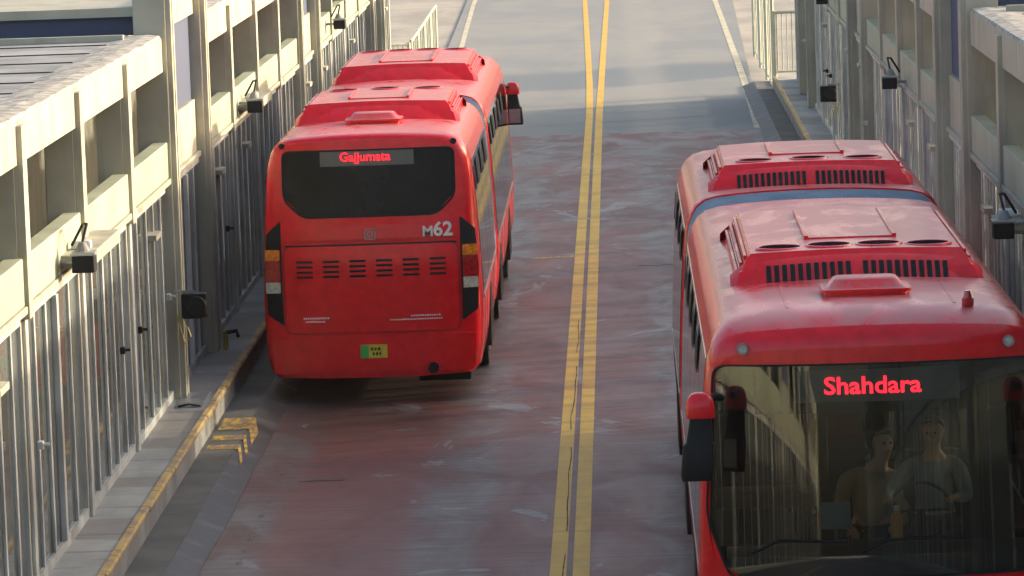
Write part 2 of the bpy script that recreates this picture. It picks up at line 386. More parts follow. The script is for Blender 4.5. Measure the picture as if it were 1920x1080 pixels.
# yellow warning stripes folded over the shelf and its kerb (left)
m = MB()
for k, (ya, yb) in enumerate(((48.3, 48.62), (49.0, 49.35), (49.8, 50.75))):
    for (xa, xb, za, zb, sh) in ((XM - 3.95, XM - 3.60, .104, .104, 0), (XM - 3.60, XM - 3.50, .104, .068, -1.0)):
        a = m.b.verts.new((xa, ya, za)); b = m.b.verts.new((xb, ya + sh, zb)); c = m.b.verts.new((xb, yb + sh, zb)); d = m.b.verts.new((xa, yb, za))
        m.b.faces.new((a, b, c, d))
tag(m.build('warning_stripes', M['yellow_worn']), 'three worn yellow stripes painted over the left shelf and kerb', kind='structure')

# ---------------------------------------------------------------- stations
PORTAL = {3, 8, 13, 18, 23, 28}          # index of the bays that stand between two tall piers
def PY(i): return Y0 + PITCH * i
def wframe(m, sg, w0, w1, y0, y1, z0, z1, zb, zt, t):
    O = [(y0, z0), (y1, z0), (y1, z1), (y0, z1)]; I = [(y0 + t, z0 + zb), (y1 - t, z0 + zb), (y1 - t, z1 - zt), (y0 + t, z1 - zt)]
    V = [[m.b.verts.new((XM + sg * w_, y, z)) for y, z in L] for w_ in (w0, w1) for L in (O, I)]
    for k in range(4):
        q = (k + 1) % 4
        m.b.faces.new((V[0][k], V[0][q], V[1][q], V[1][k])); m.b.faces.new((V[2][k], V[2][q], V[3][q], V[3][k]))
        m.b.faces.new((V[0][k], V[0][q], V[2][q], V[2][k])); m.b.faces.new((V[1][k], V[1][q], V[3][q], V[3][k]))
def bx(m, sg, wa, wb, y0, y1, z0, z1, bev=0.0):
    a, b = sorted((XM + sg * wa, XM + sg * wb)); return m.box(a, b, y0, y1, z0, z1, bev)
def build_station(sg, side, label):
    # outward distance w: 4.5 is the wall line facing the lane, 8.6 the wall facing the street
    st = thing('bus_station', label, 'station', (0, 0, 0))
    proto = {}
    def put(key, name, i, make, mat, parent=st):
        if key not in proto:
            m = MB(); make(m); o = m.build(name, mat, parent); proto[key] = (o.data)
        else:
            o = bpy.data.objects.new(name, proto[key]); C.objects.link(o); o.parent = parent
        o.location = (0, 0, 0) if parent is not st else (0, PY(i), 0)
        return o
    tall = {p for b in PORTAL for p in (b, b + 1)}
    # shift the portal numbering so tall piers fall where the photo has them
    for i in range(NB + 1):
        if i in tall:
            o = put('pier', 'pier', i, lambda m: (bx(m, sg, 4.42, 4.78, -.20, .20, .345, 4.95, .012),
                    bx(m, sg, 4.36, 4.43, -.17, -.06, .345, 4.93, .01), bx(m, sg, 4.36, 4.43, .06, .17, .345, 4.93, .01)), M['cream'])
        else:
            o = put('post', 'post', i, lambda m: (bx(m, sg, 4.42, 4.50, -.13, .13, 2.70, 4.33, .006), bx(m, sg, 4.50, 4.76, -.16, .16, .345, 4.0)), M['cream'])
        put('sheath', 'post_sheath', i, lambda m: bx(m, sg, 4.468, 4.497, -.09, .09, .345, 2.69, .005), M['alu']) if i not in tall else None
        put('outer', 'outer_post', i, lambda m: bx(m, sg, 8.45, 8.7, -.15, .15, .345, 4.0), M['beige'])
    for i in range(NB):
        portal = i in PORTAL
        # lower band
        if portal:
            put('pband', 'lintel_panel', i, lambda m: (bx(m, sg, 4.52, 4.66, .205, 2.05, 2.80, 3.42), bx(m, sg, 4.52, 4.66, 2.07, 3.995, 2.80, 3.42),
                bx(m, sg, 4.47, 4.70, .205, 3.995, 2.74, 2.797)), M['cream'])
            put('pblue', 'blue_panel', i, lambda m: bx(m, sg, 4.56, 4.60, .205, 3.995, 3.425, 4.44), M['blue'])
            put('pbeam', 'portal_beam', i, lambda m: bx(m, sg, 4.50, 4.68, .205, 3.995, 4.445, 4.80), M['cream'])
        else:
            put('band', 'lintel_panel', i, lambda m: bx(m, sg, 4.455, 4.62, .165, 4.035, 2.82, 3.22, .012), M['green'])
            put('drip', 'drip_rail', i, lambda m: bx(m, sg, 4.43, 4.64, .165, 4.035, 2.755, 2.817, .006), M['cream'])
            put('beam', 'upper_beam', i, lambda m: bx(m, sg, 4.47, 4.72, -.09, 4.285, 4.003, 4.37), M['cream'])
        # window wall below: frame > mullions, pane
        near = i < 13
        fr = put('wframe', 'window', i, lambda m: wframe(m, sg, 4.50, 4.62, .166, 4.034, .346, 2.752, .095, .093, .02), M['alu'])
        fr.location = (0, PY(i), 0)
        lay = ([(.95, 0), (1.85, 1), (2.65, 0), (3.45, 0)] if i % 3 else [(.80, 0), (1.55, 1), (2.20, 2), (3.30, 0)]) if not near else [(1.42, 0), (2.72, 1)]
        for (yy, ty) in lay:
            o = put(f'mul{ty}', 'mullion', i, [lambda m: bx(m, sg, 4.507, 4.53, -.04, .04, .442, 2.657),
                    lambda m: bx(m, sg, 4.500, 4.53, -.045, .045, .442, 2.657, .008),
                    lambda m: bx(m, sg, 4.475, 4.53, -.065, .065, .442, 2.657, .006)][ty], M['alu'], fr)
            o.location = (0, yy, 0)
        for yy in ([.42] if not near else [.28]):
            o = put('jamb', 'glazing_bar', i, lambda m: bx(m, sg, 4.518, 4.53, -.016, .018, .442, 2.657), M['cream'] , fr)
            o.location = (0, yy, 0)
        if (i % 3 == 2 or i % 5 == 4) and not near:
            o = put('transom', 'transom', i, lambda m: bx(m, sg, 4.43, 4.59, 2.14, 2.68, 2.30, 2.36), M['cream'], fr)
        o = put('pane', 'pane', i, lambda m: bx(m, sg, 4.532, 4.538, .187, 4.013, .442, 2.658), M['glass_station'], fr)
        # street side wall
        if sg > 0 and PY(i) < 48:
            put('owall', 'outer_wall', i, lambda m: bx(m, sg, 8.5, 8.6, .155, 4.045, .346, 3.0), M['beige'])
        elif sg < 0:
            put('owall', 'outer_wall', i, lambda m: bx(m, sg, 8.5, 8.6, .155, 4.045, .346, 3.2), M['beige'])
        else:
            of = put('oframe', 'outer_window', i, lambda m: wframe(m, sg, 8.5, 8.58, .155, 4.045, .346, 2.95, .35, .2, .02), M['alu'])
            of.location = (0, PY(i), 0)
            for yy in (.7, 1.4, 2.1, 2.8, 3.5):
                o = put('omul', 'mullion', i, lambda m: bx(m, sg, 8.5, 8.58, -.07, .07, .702, 2.748), M['alu'], of); o.location = (0, yy, 0)
        put('obeam', 'outer_beam', i, lambda m: bx(m, sg, 8.46, 8.66, -.05, 4.15, 4.003, 4.37), M['beige'])
    # roofs: one slab per run of bays, a raised one over each portal
    runs = []; s0 = 0
    for b in sorted(PORTAL): runs.append((s0, b)); s0 = b + 1
    if s0 < NB: runs.append((s0, NB))
    for (a, b) in runs:
        if b <= a: continue
        ya, yb = PY(a) - (0 if a == 0 else -.22), PY(b) - .22
        m = MB(); bx(m, sg, 4.74, 8.8, ya, yb, 4.22, 4.40)
        m.build('roof_slab', M['roofsheet'], st)
        m = MB(); y = ya + .8
        while y < yb - .3:
            bx(m, sg, 4.9, 8.8, y, y + .02, 4.402, 4.412); y += 1.55
        m.build('roof_seam', M['alu_dark'], st)
        # crumbling mortar fillet on the beam
        m = MB(); n = int((yb - ya) / .12); rows = []
        for i in range(n + 1):
            yy = ya + (yb - ya) * i / n
            h = mnoise.noise(Vector((yy * 1.3, 0, sg))) * .02 + mnoise.noise(Vector((yy * 5, 3, sg))) * .012
            q = mnoise.noise(Vector((yy * 3.1, 8, sg))) * .04
            rows.append([m.b.verts.new((XM + sg * a_, yy, z_)) for a_, z_ in ((4.475, 4.37), (4.49 + q * .3, 4.405 + h * .6), (4.62 + q, 4.42 + h), (4.80 + q, 4.415 + h), (4.95 + q, 4.401))])
        for i in range(n):
            for k in range(4): m.b.faces.new((rows[i][k], rows[i][k + 1], rows[i + 1][k + 1], rows[i + 1][k]))
        for rr in (rows[0], rows[-1]): m.b.faces.new(rr)
        m.build('roof_edge', M['mortar'], st)
    for b in sorted(PORTAL):
        ya, yb = PY(b), PY(b + 1)
        m = MB(); bx(m, sg, 4.70, 8.8, ya - .05, yb + .05, 4.62, 4.72); bx(m, sg, 4.80, 8.75, ya - 1.1, ya - 1.0, 4.403, 4.47)
        m.build('portal_roof', M['cream'], st)
        m = MB(); bx(m, sg, 4.79, 8.75, ya + .02, yb - .02, 4.41, 4.615)
        m.build('clerestory', M['blue'], st)
    m = MB(); bx(m, sg, 4.50, 4.62, Y1 + .17, Y1 + .6, .345, 4.0) ; m.build('end_wall', M['cream'], st)
    return st
stL = build_station(-1, 'left', 'cream glazed bus station along the left lane, sunlit')
stR = build_station(1, 'right', 'greyish glazed bus station along the right lane, in shade')

# ---------------------------------------------------------------- articulated bus
HALF = [(0, .30), (.6, .30), (1.14, .32), (1.22, .40), (1.255, .60), (1.27, .95), (1.27, 1.22), (1.255, 1.60), (1.235, 2.0), (1.21, 2.4), (1.185, 2.70),
        (1.165, 2.80), (1.135, 2.89), (1.085, 2.975), (1.01, 3.035), (.90, 3.065), (.70, 3.085), (.45, 3.10), (.2, 3.108)]
SEC = HALF[1:][::1]
SEC = [(x, z) for x, z in HALF] + [(-x, z) for x, z in HALF[:0:-1]]        # closed loop, starts bottom middle, runs up the +x side
TOPI = len(HALF)                                                         # index where the -x side begins
def bulge(x): return 0.21 * (abs(x) / 1.25) ** 2.8
def lean_f(z): return max(0.0, z - 1.25) * 0.085
def lean_r(z): return max(0.0, z - 1.6) * 0.10
def rounded(poly, r, n=5):
    out = []; N = len(poly)
    for i in range(N):
        p0, p, p1 = Vector(poly[i - 1]), Vector(poly[i]), Vector(poly[(i + 1) % N])
        a = (p0 - p); b = (p1 - p); rr = min(r, a.length * .45, b.length * .45)
        a = p + a.normalized() * rr; b = p + b.normalized() * rr
        for k in range(n + 1):
            t = k / n; out.append(tuple((1 - t) ** 2 * a + 2 * t * (1 - t) * p + t * t * b))
    return out
def ray_hit(c, d, poly):
    best = None
    for i in range(len(poly)):
        a = Vector(poly[i]) - c; e = Vector(poly[(i + 1) % len(poly)]) - c - a
        den = d.x * e.y - d.y * e.x
        if abs(den) < 1e-9: continue
        t = (a.x * e.y - a.y * e.x) / den; s = (a.x * d.y - a.y * d.x) / den
        if t > 0 and -1e-6 <= s <= 1 + 1e-6 and (best is None or t < best): best = t
    return c + d * best
FRONT = rounded([(-1.135, 2.745), (1.135, 2.745), (1.212, 1.62), (1.06, 1.17), (-1.06, 1.17), (-1.212, 1.62)], .10)
REARW = rounded([(-1.0, 2.93), (1.0, 2.93), (1.0, 2.36), (.78, 2.15), (-.78, 2.15), (-1.0, 2.36)], .10)
Lbus = 16.3
def surf_front(x, z): return bulge(x) + lean_f(z)
def surf_rear(x, z): return Lbus - bulge(x) * .6 - lean_r(z)
def patch(poly, surf, off, thick, sgn, step=.09):
    """a panel cut to the outline 'poly' (x,z) that follows the curved end of the bus"""
    m = MB(); vs = [m.b.verts.new((p[0], 0, p[1])) for p in poly]; m.b.faces.new(vs)
    xs = [p[0] for p in poly]; zs = [p[1] for p in poly]
    for lo, hi, ax in ((min(xs), max(xs), 0), (min(zs), max(zs), 2)):
        k = int((hi - lo) / step)
        for i in range(1, k + 1):
            co = [0, 0, 0]; no = [0, 0, 0]; co[ax] = lo + (hi - lo) * i / (k + 1); no[ax] = 1
            bmesh.ops.bisect_plane(m.b, geom=m.b.verts[:] + m.b.edges[:] + m.b.faces[:], plane_co=co, plane_no=no, dist=1e-5)
    r = bmesh.ops.extrude_face_region(m.b, geom=m.b.faces[:])
    back = {v for v in r['geom'] if isinstance(v, bmesh.types.BMVert)}
    for v in m.b.verts:
        y = surf(v.co.x, v.co.z)
        v.co.y = y + (sgn * (-off) if v not in back else sgn * (-off + thick))
    return m        # sgn +1: outward is -y (front);  -1: outward is +y (rear)
def text_mesh(txt, size, mat, parent, x, y, z, rz, depth=.006, bold=.0, center=True, name='lettering', sx=1.0):
    cu = bpy.data.curves.new('t', 'FONT'); cu.body = txt; cu.size = size; cu.extrude = depth; cu.offset = bold
    cu.align_x = 'CENTER' if center else 'LEFT'; cu.align_y = 'CENTER'; cu.resolution_u = 3
    to = bpy.data.objects.new('t', cu); C.objects.link(to)
    dg = bpy.context.evaluated_depsgraph_get(); me = bpy.data.meshes.new_from_object(to.evaluated_get(dg))
    bpy.data.objects.remove(to); bpy.data.curves.remove(cu)
    me.materials.clear(); me.materials.append(mat); me.name = name
    o = bpy.data.objects.new(name, me); C.objects.link(o); o.parent = parent
    o.location = (x, y, z); o.rotation_euler = (PI / 2, 0, rz); o.scale = (sx, 1, 1); return o

# window openings along the side (s = metres from the front)
WINS = [(.75, 2.15), (2.25, 3.65), (3.75, 5.15), (5.25, 6.65), (6.75, 8.15), (8.25, 9.2), (10.75, 12.15), (12.25, 13.65), (13.75, 15.15), (15.25, 15.75)]
def section_shell(body, roof, s0, s1, front_cap, rear_cap):
    st = []
    def ring(y, inset, capf=None):
        pts = []
        for (x, z) in SEC:
            zc = 1.7; k = inset
            px = x * (1 - k / 1.25)
            if capf == 'r': dz = k * .55
            elif capf == 'f': dz = {0.0: .235, .012: .175, .04: .135, .10: .098, .22: .055, .45: .016}[y]
            else: dz = 0
            pz = z if z < 2.6 else z - dz * (z - 2.6) / .5
            yy = y
            if capf == 'f': yy = y + (surf_front(px, pz)) * max(0, 1 - y / .9)
            if capf == 'r': yy = y - (Lbus - surf_rear(px, pz)) * max(0, 1 - (Lbus - y) / .9)
            pts.append((px, yy, pz))
        return pts
    if front_cap: fr = [(0.0, .060, 'f'), (.012, .036, 'f'), (.04, .018, 'f'), (.10, .004, 'f'), (.22, -.012, 'f'), (.45, -.008, 'f')]
    else: fr = [(s0, .02, None), (s0 + .03, 0, None)]
    if rear_cap: rr = [(Lbus - .5, 0, 'r'), (Lbus - .25, 0, 'r'), (Lbus - .10, .015, 'r'), (Lbus - .04, .04, 'r'), (Lbus - .012, .07, 'r'), (Lbus, .10, 'r')]
    else: rr = [(s1 - .03, 0, None), (s1, .02, None)]
    mid = sorted({v for a, b in WINS for v in (a, b) if s0 + .05 < v < s1 - .05 and (not front_cap or v > .55) and (not rear_cap or v < Lbus - .55)})
    rings = fr + [(v, 0, None) for v in mid] + rr
    P = [ring(*r) for r in rings]
    VB = [[body.b.verts.new(p) for p in r] for r in P]; VR = {}
    def rv(i, k):
        if (i, k) not in VR: VR[(i, k)] = roof.b.verts.new(P[i][k])
        return VR[(i, k)]
    N = len(SEC)
    for i in range(len(rings) - 1):
        ya, yb = rings[i][0], rings[i + 1][0]
        iswin = any(abs(a - ya) < .01 and abs(b - yb) < .01 for a, b in WINS) or any(a <= ya + .001 and yb <= b + .001 for a, b in WINS)
        for k in range(N):
            k2 = (k + 1) % N; z = (SEC[k][1] + SEC[k2][1]) / 2; x = abs(SEC[k][0] + SEC[k2][0]) / 2
            if iswin and 1.22 < z < 2.70 and x > 1.1: continue
            if z > 2.85 and ya > .04 and yb < Lbus - .10:
                roof.b.faces.new((rv(i, k), rv(i, k2), rv(i + 1, k2), rv(i + 1, k)))
            else: body.b.faces.new((VB[i][k], VB[i][k2], VB[i + 1][k2], VB[i + 1][k]))
    def cap(V, hole, surf, ctr):
        prev = V; c = Vector(ctr)
        base = [Vector((v.co.x, v.co.z)) for v in V]
        tgt = [ray_hit(c, (b - c).normalized(), hole) for b in base]
        for t in (.12, .5, 1.0):
            cur = []
            for b, q in zip(base, tgt):
                p = b.lerp(q, t); cur.append(body.b.verts.new((p.x, surf(p.x, p.y), p.y)))
            for k in range(N): body.b.faces.new((prev[k], prev[(k + 1) % N], cur[(k + 1) % N], cur[k]))
            prev = cur
    if front_cap: cap(VB[0], FRONT, surf_front, (0, 2.05))
    if rear_cap: cap(VB[-1], REARW, surf_rear, (0, 2.5))
    if not front_cap: body.b.faces.new(VB[0])
    if not rear_cap: body.b.faces.new(VB[-1])

def side_x(z):
    for (xa, za), (xb, zb) in zip(HALF, HALF[1:]):
        if za <= z <= zb and zb > za: return xa + (xb - xa) * (z - za) / (zb - za)
    return 1.2
def side_panel(m, s, y0, y1, z0, z1, off=.004, t=.012, n=6):
    A = []; B = []
    for i in range(n + 1):
        z = z0 + (z1 - z0) * i / n; x = side_x(z)
        A.append([m.b.verts.new((s * (x + off), y, z)) for y in (y0, y1)]); B.append([m.b.verts.new((s * (x + off - t), y, z)) for y in (y0, y1)])
    for i in range(n):
        m.b.faces.new((A[i][0], A[i][1], A[i + 1][1], A[i + 1][0])); m.b.faces.new((B[i][0], B[i][1], B[i + 1][1], B[i + 1][0]))
        m.b.faces.new((A[i][0], A[i + 1][0], B[i + 1][0], B[i][0])); m.b.faces.new((A[i][1], A[i + 1][1], B[i + 1][1], B[i][1]))
    m.b.faces.new((A[0][0], A[0][1], B[0][1], B[0][0])); m.b.faces.new((A[-1][0], A[-1][1], B[-1][1], B[-1][0]))

def make_ac(root, s0, s1, fans, slots):
    wb, wt, h0, h1 = .95, .80, 3.07, 3.31
    yf, yr = s0, s1
    # loft: base outline wide, top outline narrower, ribbed sides; gentle crown
    m = MB()
    def loop(t, hw, ya, yb):
        P = []; n = 8
        for i in range(n + 1):
            x = -hw + 2 * hw * i / n; P.append((x, ya + .05 * (abs(x) / hw) ** 3))
        for i in range(n + 1):
            x = hw - 2 * hw * i / n; P.append((x, yb - .05 * (abs(x) / hw) ** 3))
        return P
    lev = [(0, 1.0, 0, 0, -.06), (.04, 1.0, 0, 0, 0), (.12, .965, .07, .07, .16), (.13, .94, .08, .075, .17), (.20, .91, .17, .15, .27), (.245, .865, .22, .20, .31)]
    rings = []
    for (hz, k, fa, ra, _) in lev:
        pts = loop(0, wb * k, yf + fa, yr - ra)
        rings.append([m.b.verts.new((x, y, h0 + hz - (.05 * (abs(x) / wb) ** 2 if hz < .05 else .03 * (abs(x) / wb) ** 2))) for x, y in pts])
    N = len(rings[0])
    for a, b in zip(rings, rings[1:]):
        for k in range(N): m.b.faces.new((a[k], a[(k + 1) % N], b[(k + 1) % N], b[k]))
    top = rings[-1]; h = N // 2
    for i in range(h - 1): m.b.faces.new((top[i], top[i + 1], top[N - 2 - i], top[N - 1 - i]))
    ac = m.build('ac_unit', M['red_roof'], root, smooth=True)
    # front and rear fairings (clean red, too steep for dust)
    for e, name in ((0, 'front_grille'), (1, 'rear_fairing')):
        m = MB(); n = 36; rows = []
        for i in range(n + 1):
            x = -.99 + 1.98 * i / n; ax = abs(x) / .99
            end = max(0, (ax - .80) / .2)
            y_b = (yf - .05) + .16 * ax ** 4; y_t = yf + .13 + .10 * ax ** 3
            hh = .235 - .11 * end ** 1.5 ; zb = h0 - .035 - .05 * ax ** 2
            ys = [y_b, y_b, y_t, y_t + .07]; zsx = [zb, zb + .06, zb + hh * .95, zb + hh + .015]
            if e: ys = [yf + yr - q for q in ys]
            rows.append([m.b.verts.new((x, q, z)) for q, z in zip(ys, zsx)])
        for i in range(n):
            for k in range(3): m.b.faces.new((rows[i][k], rows[i + 1][k], rows[i + 1][k + 1], rows[i][k + 1]))
        for rr in (rows[0], rows[-1]):
            q = m.b.verts.new((rr[0].co.x, rr[3].co.y, rr[0].co.z)); m.b.faces.new(rr + [q])
        f = m.build(name, M['red'], ac, smooth=True)
        if e == 0:
            for g_ in (-1, 1):
                m = MB()
                for i in range(slots):
                    xx = g_ * (.036 + (i + .5) * (.685 / slots)); ax = abs(xx) / .99
                    y_b = (yf - .05) + .16 * ax ** 4; y_t = yf + .13 + .10 * ax ** 3; zb = h0 - .035 - .05 * ax ** 2
                    def pt(t, o): return (y_b + (y_t - y_b) * t - .93 * o, zb + .06 + .165 * t + .3 * -o)
                    p0, p1 = pt(.10, .020), pt(.86, .020); hw = .665 / slots * .31
                    pr = rounded([(-hw, 0), (hw, 0), (hw, 1), (-hw, 1)], hw * .95, 3)
                    vs = [m.b.verts.new((xx + px, p0[0] + (p1[0] - p0[0]) * t, p0[1] + (p1[1] - p0[1]) * t)) for px, t in pr]
                    m.b.faces.new(vs)
                r = bmesh.ops.extrude_face_region(m.b, geom=m.b.faces[:])
                for v in r['geom']:
                    if isinstance(v, bmesh.types.BMVert): v.co.y += .045
                o = m.build('grille_slots', M['black'], ac)
    zt = h0 + .245
    for i in range(fans):
        x = -.78 + 1.56 * (i + .5) / fans
        cy = yf + .52; zz = zt - .03 * (x / wb) ** 2
        m = MB(); r = bmesh.ops.create_cone(m.b, cap_ends=True, segments=24, radius1=.165, radius2=.165, depth=.012)
        for v in r['verts']: v.co += Vector((x, cy, zz + .003))
        fo = m.build('fan', M['fan'], ac, smooth=False)
        m = MB(); n = 24; ra = []
        for k in range(n):
            a = 2 * PI * k / n; ra.append([m.b.verts.new((x + q * math.cos(a), cy + q * math.sin(a), zz + dz)) for q, dz in ((.165, .010), (.17, .013), (.185, .010), (.195, -.004))])
        for k in range(n):
            for j in range(3): m.b.faces.new((ra[k][j], ra[k][j + 1], ra[(k + 1) % n][j + 1], ra[(k + 1) % n][j]))
        m.build('fan_ring', M['red_roof'], ac, smooth=True)
    # raised service cover with a rim
    ym = yf + 1.05
    m = MB()
    m.box(-.36, .36, ym, yr - .62 if yr - yf < 4.2 else ym + 1.7, zt - .02, zt + .012, .006); ye = yr - .62 if yr - yf < 4.2 else ym + 1.7
    m.build('service_cover', M['red_roof'], ac)
    m = MB()
    m.b.free()
    for (a, b, c, d) in ((-.37, -.335, ym - .01, ye + .01), (.335, .37, ym - .01, ye + .01)):
        m = MB(); m.box(a, b, c, d, zt - .015, zt + .028, .005); m.build('cover_rail', M['red_roof'], ac)
    for s in (-1, 1):                                     # ribs stepping down the long sides
        for (xx, zz) in ((.865, h0 + .19), (.90, h0 + .135), (.935, h0 + .08)):
            m = MB(); m.box(s * xx - .012, s * xx + .012, yf + .35, yr - .35, zz - .03, zz + .012, .004)
            m.build('side_rib', M['red_roof'], ac)
    return ac

def hatch(root, y0, y1):
    m = MB(); hw = .31; zz = 3.085
    rows = []
    for (k, dz, ins) in ((1.0, .0, 0), (1.0, .045, 0), (1.09, .05, -.03), (1.09, .075, -.03), (.93, .085, .02), (.80, .135, .07), (.72, .15, .12)):
        pts = rounded([(-hw * k, y0 + ins), (hw * k, y0 + ins), (hw * k, y1 - ins), (-hw * k, y1 - ins)], .07, 4)
        rows.append([m.b.verts.new((x, y, zz + dz)) for x, y in pts])
    N = len(rows[0])
    for a, b in zip(rows, rows[1:]):
        for k in range(N): m.b.faces.new((a[k], a[(k + 1) % N], b[(k + 1) % N], b[k]))
    m.b.faces.new(rows[-1])
    return m.build('roof_hatch', M['red_roof'], root, smooth=True)

def cyl(m, c, r, d, axis='y', n=20, r2=None):
    q = bmesh.ops.create_cone(m.b, cap_ends=True, segments=n, radius1=r, radius2=r if r2 is None else r2, depth=d)
    mt = Matrix.Rotation(PI / 2, 4, 'X') if axis == 'y' else Matrix.Rotation(PI / 2, 4, 'Y') if axis == 'x' else Matrix.Identity(4)
    for v in q['verts']: v.co = mt @ v.co + Vector(c)

def make_bus(label, loc, rz, front_text=None, rear_text=None):
    root = thing('articulated_bus', label, 'bus', loc, rz, 'red articulated buses')
    body, roof = MB(), MB()
    section_shell(body, roof, 0, 9.4, True, False); section_shell(body, roof, 10.5, Lbus, False, True)
    bo = body.build('body', M['red'], root, smooth=True); ro = roof.build('roof', M['red_roof'], root, smooth=True)
    # roof panel seams
    m = MB()
    pass
    [m.box(s * .62 - .012, s * .62 + .012, .75, 2.3, 3.05, 3.095, .004) for s in (-1, 1)]
    m.build('roof_bead', M['red_roof'], root)
    # bellows
    m = MB(); rows = []; n = 22
    for i in range(n + 1):
        y = 9.36 + 1.18 * i / n; k = .985 if i % 2 else .955; k -= .02 * math.sin(PI * i / n)
        rows.append([m.b.verts.new((x * k, y, .3 + (z - .3) * (k + .012))) for x, z in SEC])
    for a, b in zip(rows, rows[1:]):
        for k in range(len(SEC)): m.b.faces.new((a[k], a[(k + 1) % len(SEC)], b[(k + 1) % len(SEC)], b[k]))
    m.build('bellows', M['bellows'], root, smooth=True)
    make_ac(root, 2.55, 6.5, 4, 11); make_ac(root, 10.95, 13.9, 3, 12)
    hatch(root, 1.25, 1.72); hatch(root, 14.2, 14.65)
    # beacon
    m = MB(); cyl(m, (.71, .62, 3.11), .045, .06, 'z', 14); cyl(m, (.71, .62, 3.165), .04, .06, 'z', 14, .022)
    m.build('beacon', M['redlens'], root, smooth=True)
    # side glass, one pane per opening, slim black posts between, dark vent sashes
    for s in (-1, 1):
        for j, (a, b) in enumerate(WINS):
            m = MB(); side_panel(m, s, a - .03, b + .03, 1.20, 2.74, off=.006)
            wn = m.build('window', M['glass_bus'], root, smooth=True)
            if j not in (0,):
                m = MB(); ya, yb = a + .35, b - .25
                # a hopper sash with slanted ends
                zz0, zz1 = 2.38, 2.66; xa, xb = side_x(zz0), side_x(zz1)
                q = [(s * (xa + .016), ya + .1, zz0), (s * (xa + .016), yb, zz0), (s * (xb + .016), yb + .1, zz1), (s * (xb + .016), ya + .2, zz1)]
                f = m.b.faces.new([m.b.verts.new(p) for p in q]); r = bmesh.ops.extrude_face_region(m.b, geom=[f])
                for v in r['geom']:
                    if isinstance(v, bmesh.types.BMVert): v.co.x -= s * .006
                m.build('hopper_vent', M['black'], wn)
        for ya, yb in ((2.17, 2.23), (3.67, 3.73), (5.17, 5.23), (6.67, 6.73), (8.17, 8.23), (12.17, 12.23), (13.67, 13.73), (15.17, 15.23)):
            m = MB(); side_panel(m, s, ya, yb, 1.20, 2.74, off=-.002); m.build('window_post', M['black'], root)
        # cream-grey waist trim and skirt seams
        m = MB(); side_panel(m, s, .6, 9.35, 1.135, 1.175, off=.010, n=1); side_panel(m, s, 10.55, 15.8, 1.135, 1.175, off=.010, n=1); m.build('waist_trim', M['steel'], root)
        for y in (1.3, 4.3, 5.7, 6.9, 11.6, 12.4, 14.6, 15.4):
            m = MB(); side_panel(m, s, y, y + .014, .42, 1.12, off=.004, n=4); m.build('skirt_seam', M['alu_dark'], root)
        for y in (3.0, 8.1, 13.0):
            m = MB(); pts = [(y + .60 * math.cos(PI * k / 14), .42 + .60 * math.sin(PI * k / 14)) for k in range(15)]
            m.prism([(y + .60, .30)] + pts + [(y - .60, .30)], 'x', s * 1.20, s * (side_x(.95) + .006)); m.build('wheel_arch', M['black'], root)
            m = MB(); cyl(m, (s * 1.07, y, .47), .47, .30, 'x', 32)
            wo = m.build('wheel', M['rubber'], root, smooth=True)
            m = MB(); cyl(m, (s * 1.225, y, .47), .28, .02, 'x', 24); cyl(m, (s * 1.235, y, .47), .12, .05, 'x', 16); m.build('rim', M['steel'], wo, smooth=True)
    # floor and underbody
    m = MB(); m.box(-1.2, 1.2, .35, 9.38, .80, .86); m.box(-1.2, 1.2, 10.52, 15.9, .80, .86); m.build('floor', M['floor_bus'], root)
    m = MB(); m.box(-.55, .55, .8, 9.2, .22, .60, .02); m.box(-.6, .6, 10.8, 15.9, .26, .62, .02); m.build('underframe', M['black'], root)
    # ------- front end
    m = patch(FRONT, surf_front, -.012, .008, 1); m.build('windscreen', M['glass_front'], root, smooth=True)
    def scaled(poly, k, kz=None, c=(0, 2.05)):
        kz = k if kz is None else kz; return [(c[0] + (x - c[0]) * k, c[1] + (z - c[1]) * kz) for x, z in poly]
    def ringpanel(outer, inner, surf, off, sgn, mat, name):
        m = MB(); O = [m.b.verts.new((x, surf(x, z) - sgn * off, z)) for x, z in outer]; I = [m.b.verts.new((x, surf(x, z) - sgn * (off - .001), z)) for x, z in inner]
        O2 = [m.b.verts.new(v.co + Vector((0, sgn * .012, 0))) for v in O]; I2 = [m.b.verts.new(v.co + Vector((0, sgn * .012, 0))) for v in I]; N = len(O)
        for k in range(N):
            k2 = (k + 1) % N
            m.b.faces.new((O[k], O[k2], I[k2], I[k])); m.b.faces.new((O2[k], O2[k2], I2[k2], I2[k])); m.b.faces.new((O[k], O[k2], O2[k2], O2[k])); m.b.faces.new((I[k], I[k2], I2[k2], I2[k]))
        return m.build(name, mat, root)
    def dense(poly, n=6):
        out = []
        for i in range(len(poly)):
            a, b = Vector(poly[i]), Vector(poly[(i + 1) % len(poly)]); k = max(1, int((b - a).length / .1))
            out += [tuple(a.lerp(b, t / k)) for t in range(k)]
        return out
    FD = dense(FRONT)
    ringpanel(FD, scaled(FD, .985, .98), surf_front, .004, 1, M['alu_dark'], 'windscreen_seal')
    m = patch([(-1.12, 2.73), (1.12, 2.73), (1.14, 2.38), (-1.14, 2.38)], surf_front, -.032, .01, 1); m.build('header_board', M['black'], root)
    m = patch([(-.60, 2.695), (.60, 2.695), (.60, 2.46), (-.60, 2.46)], surf_front, -.016, .008, 1); dsp = m.build('destination_display', M['display'], root)
    if front_text: text_mesh(front_text, .178, M['led'], dsp, -.035, surf_front(0, 2.57) + .007, 2.575, 0, .003, .0028, sx=1.10)
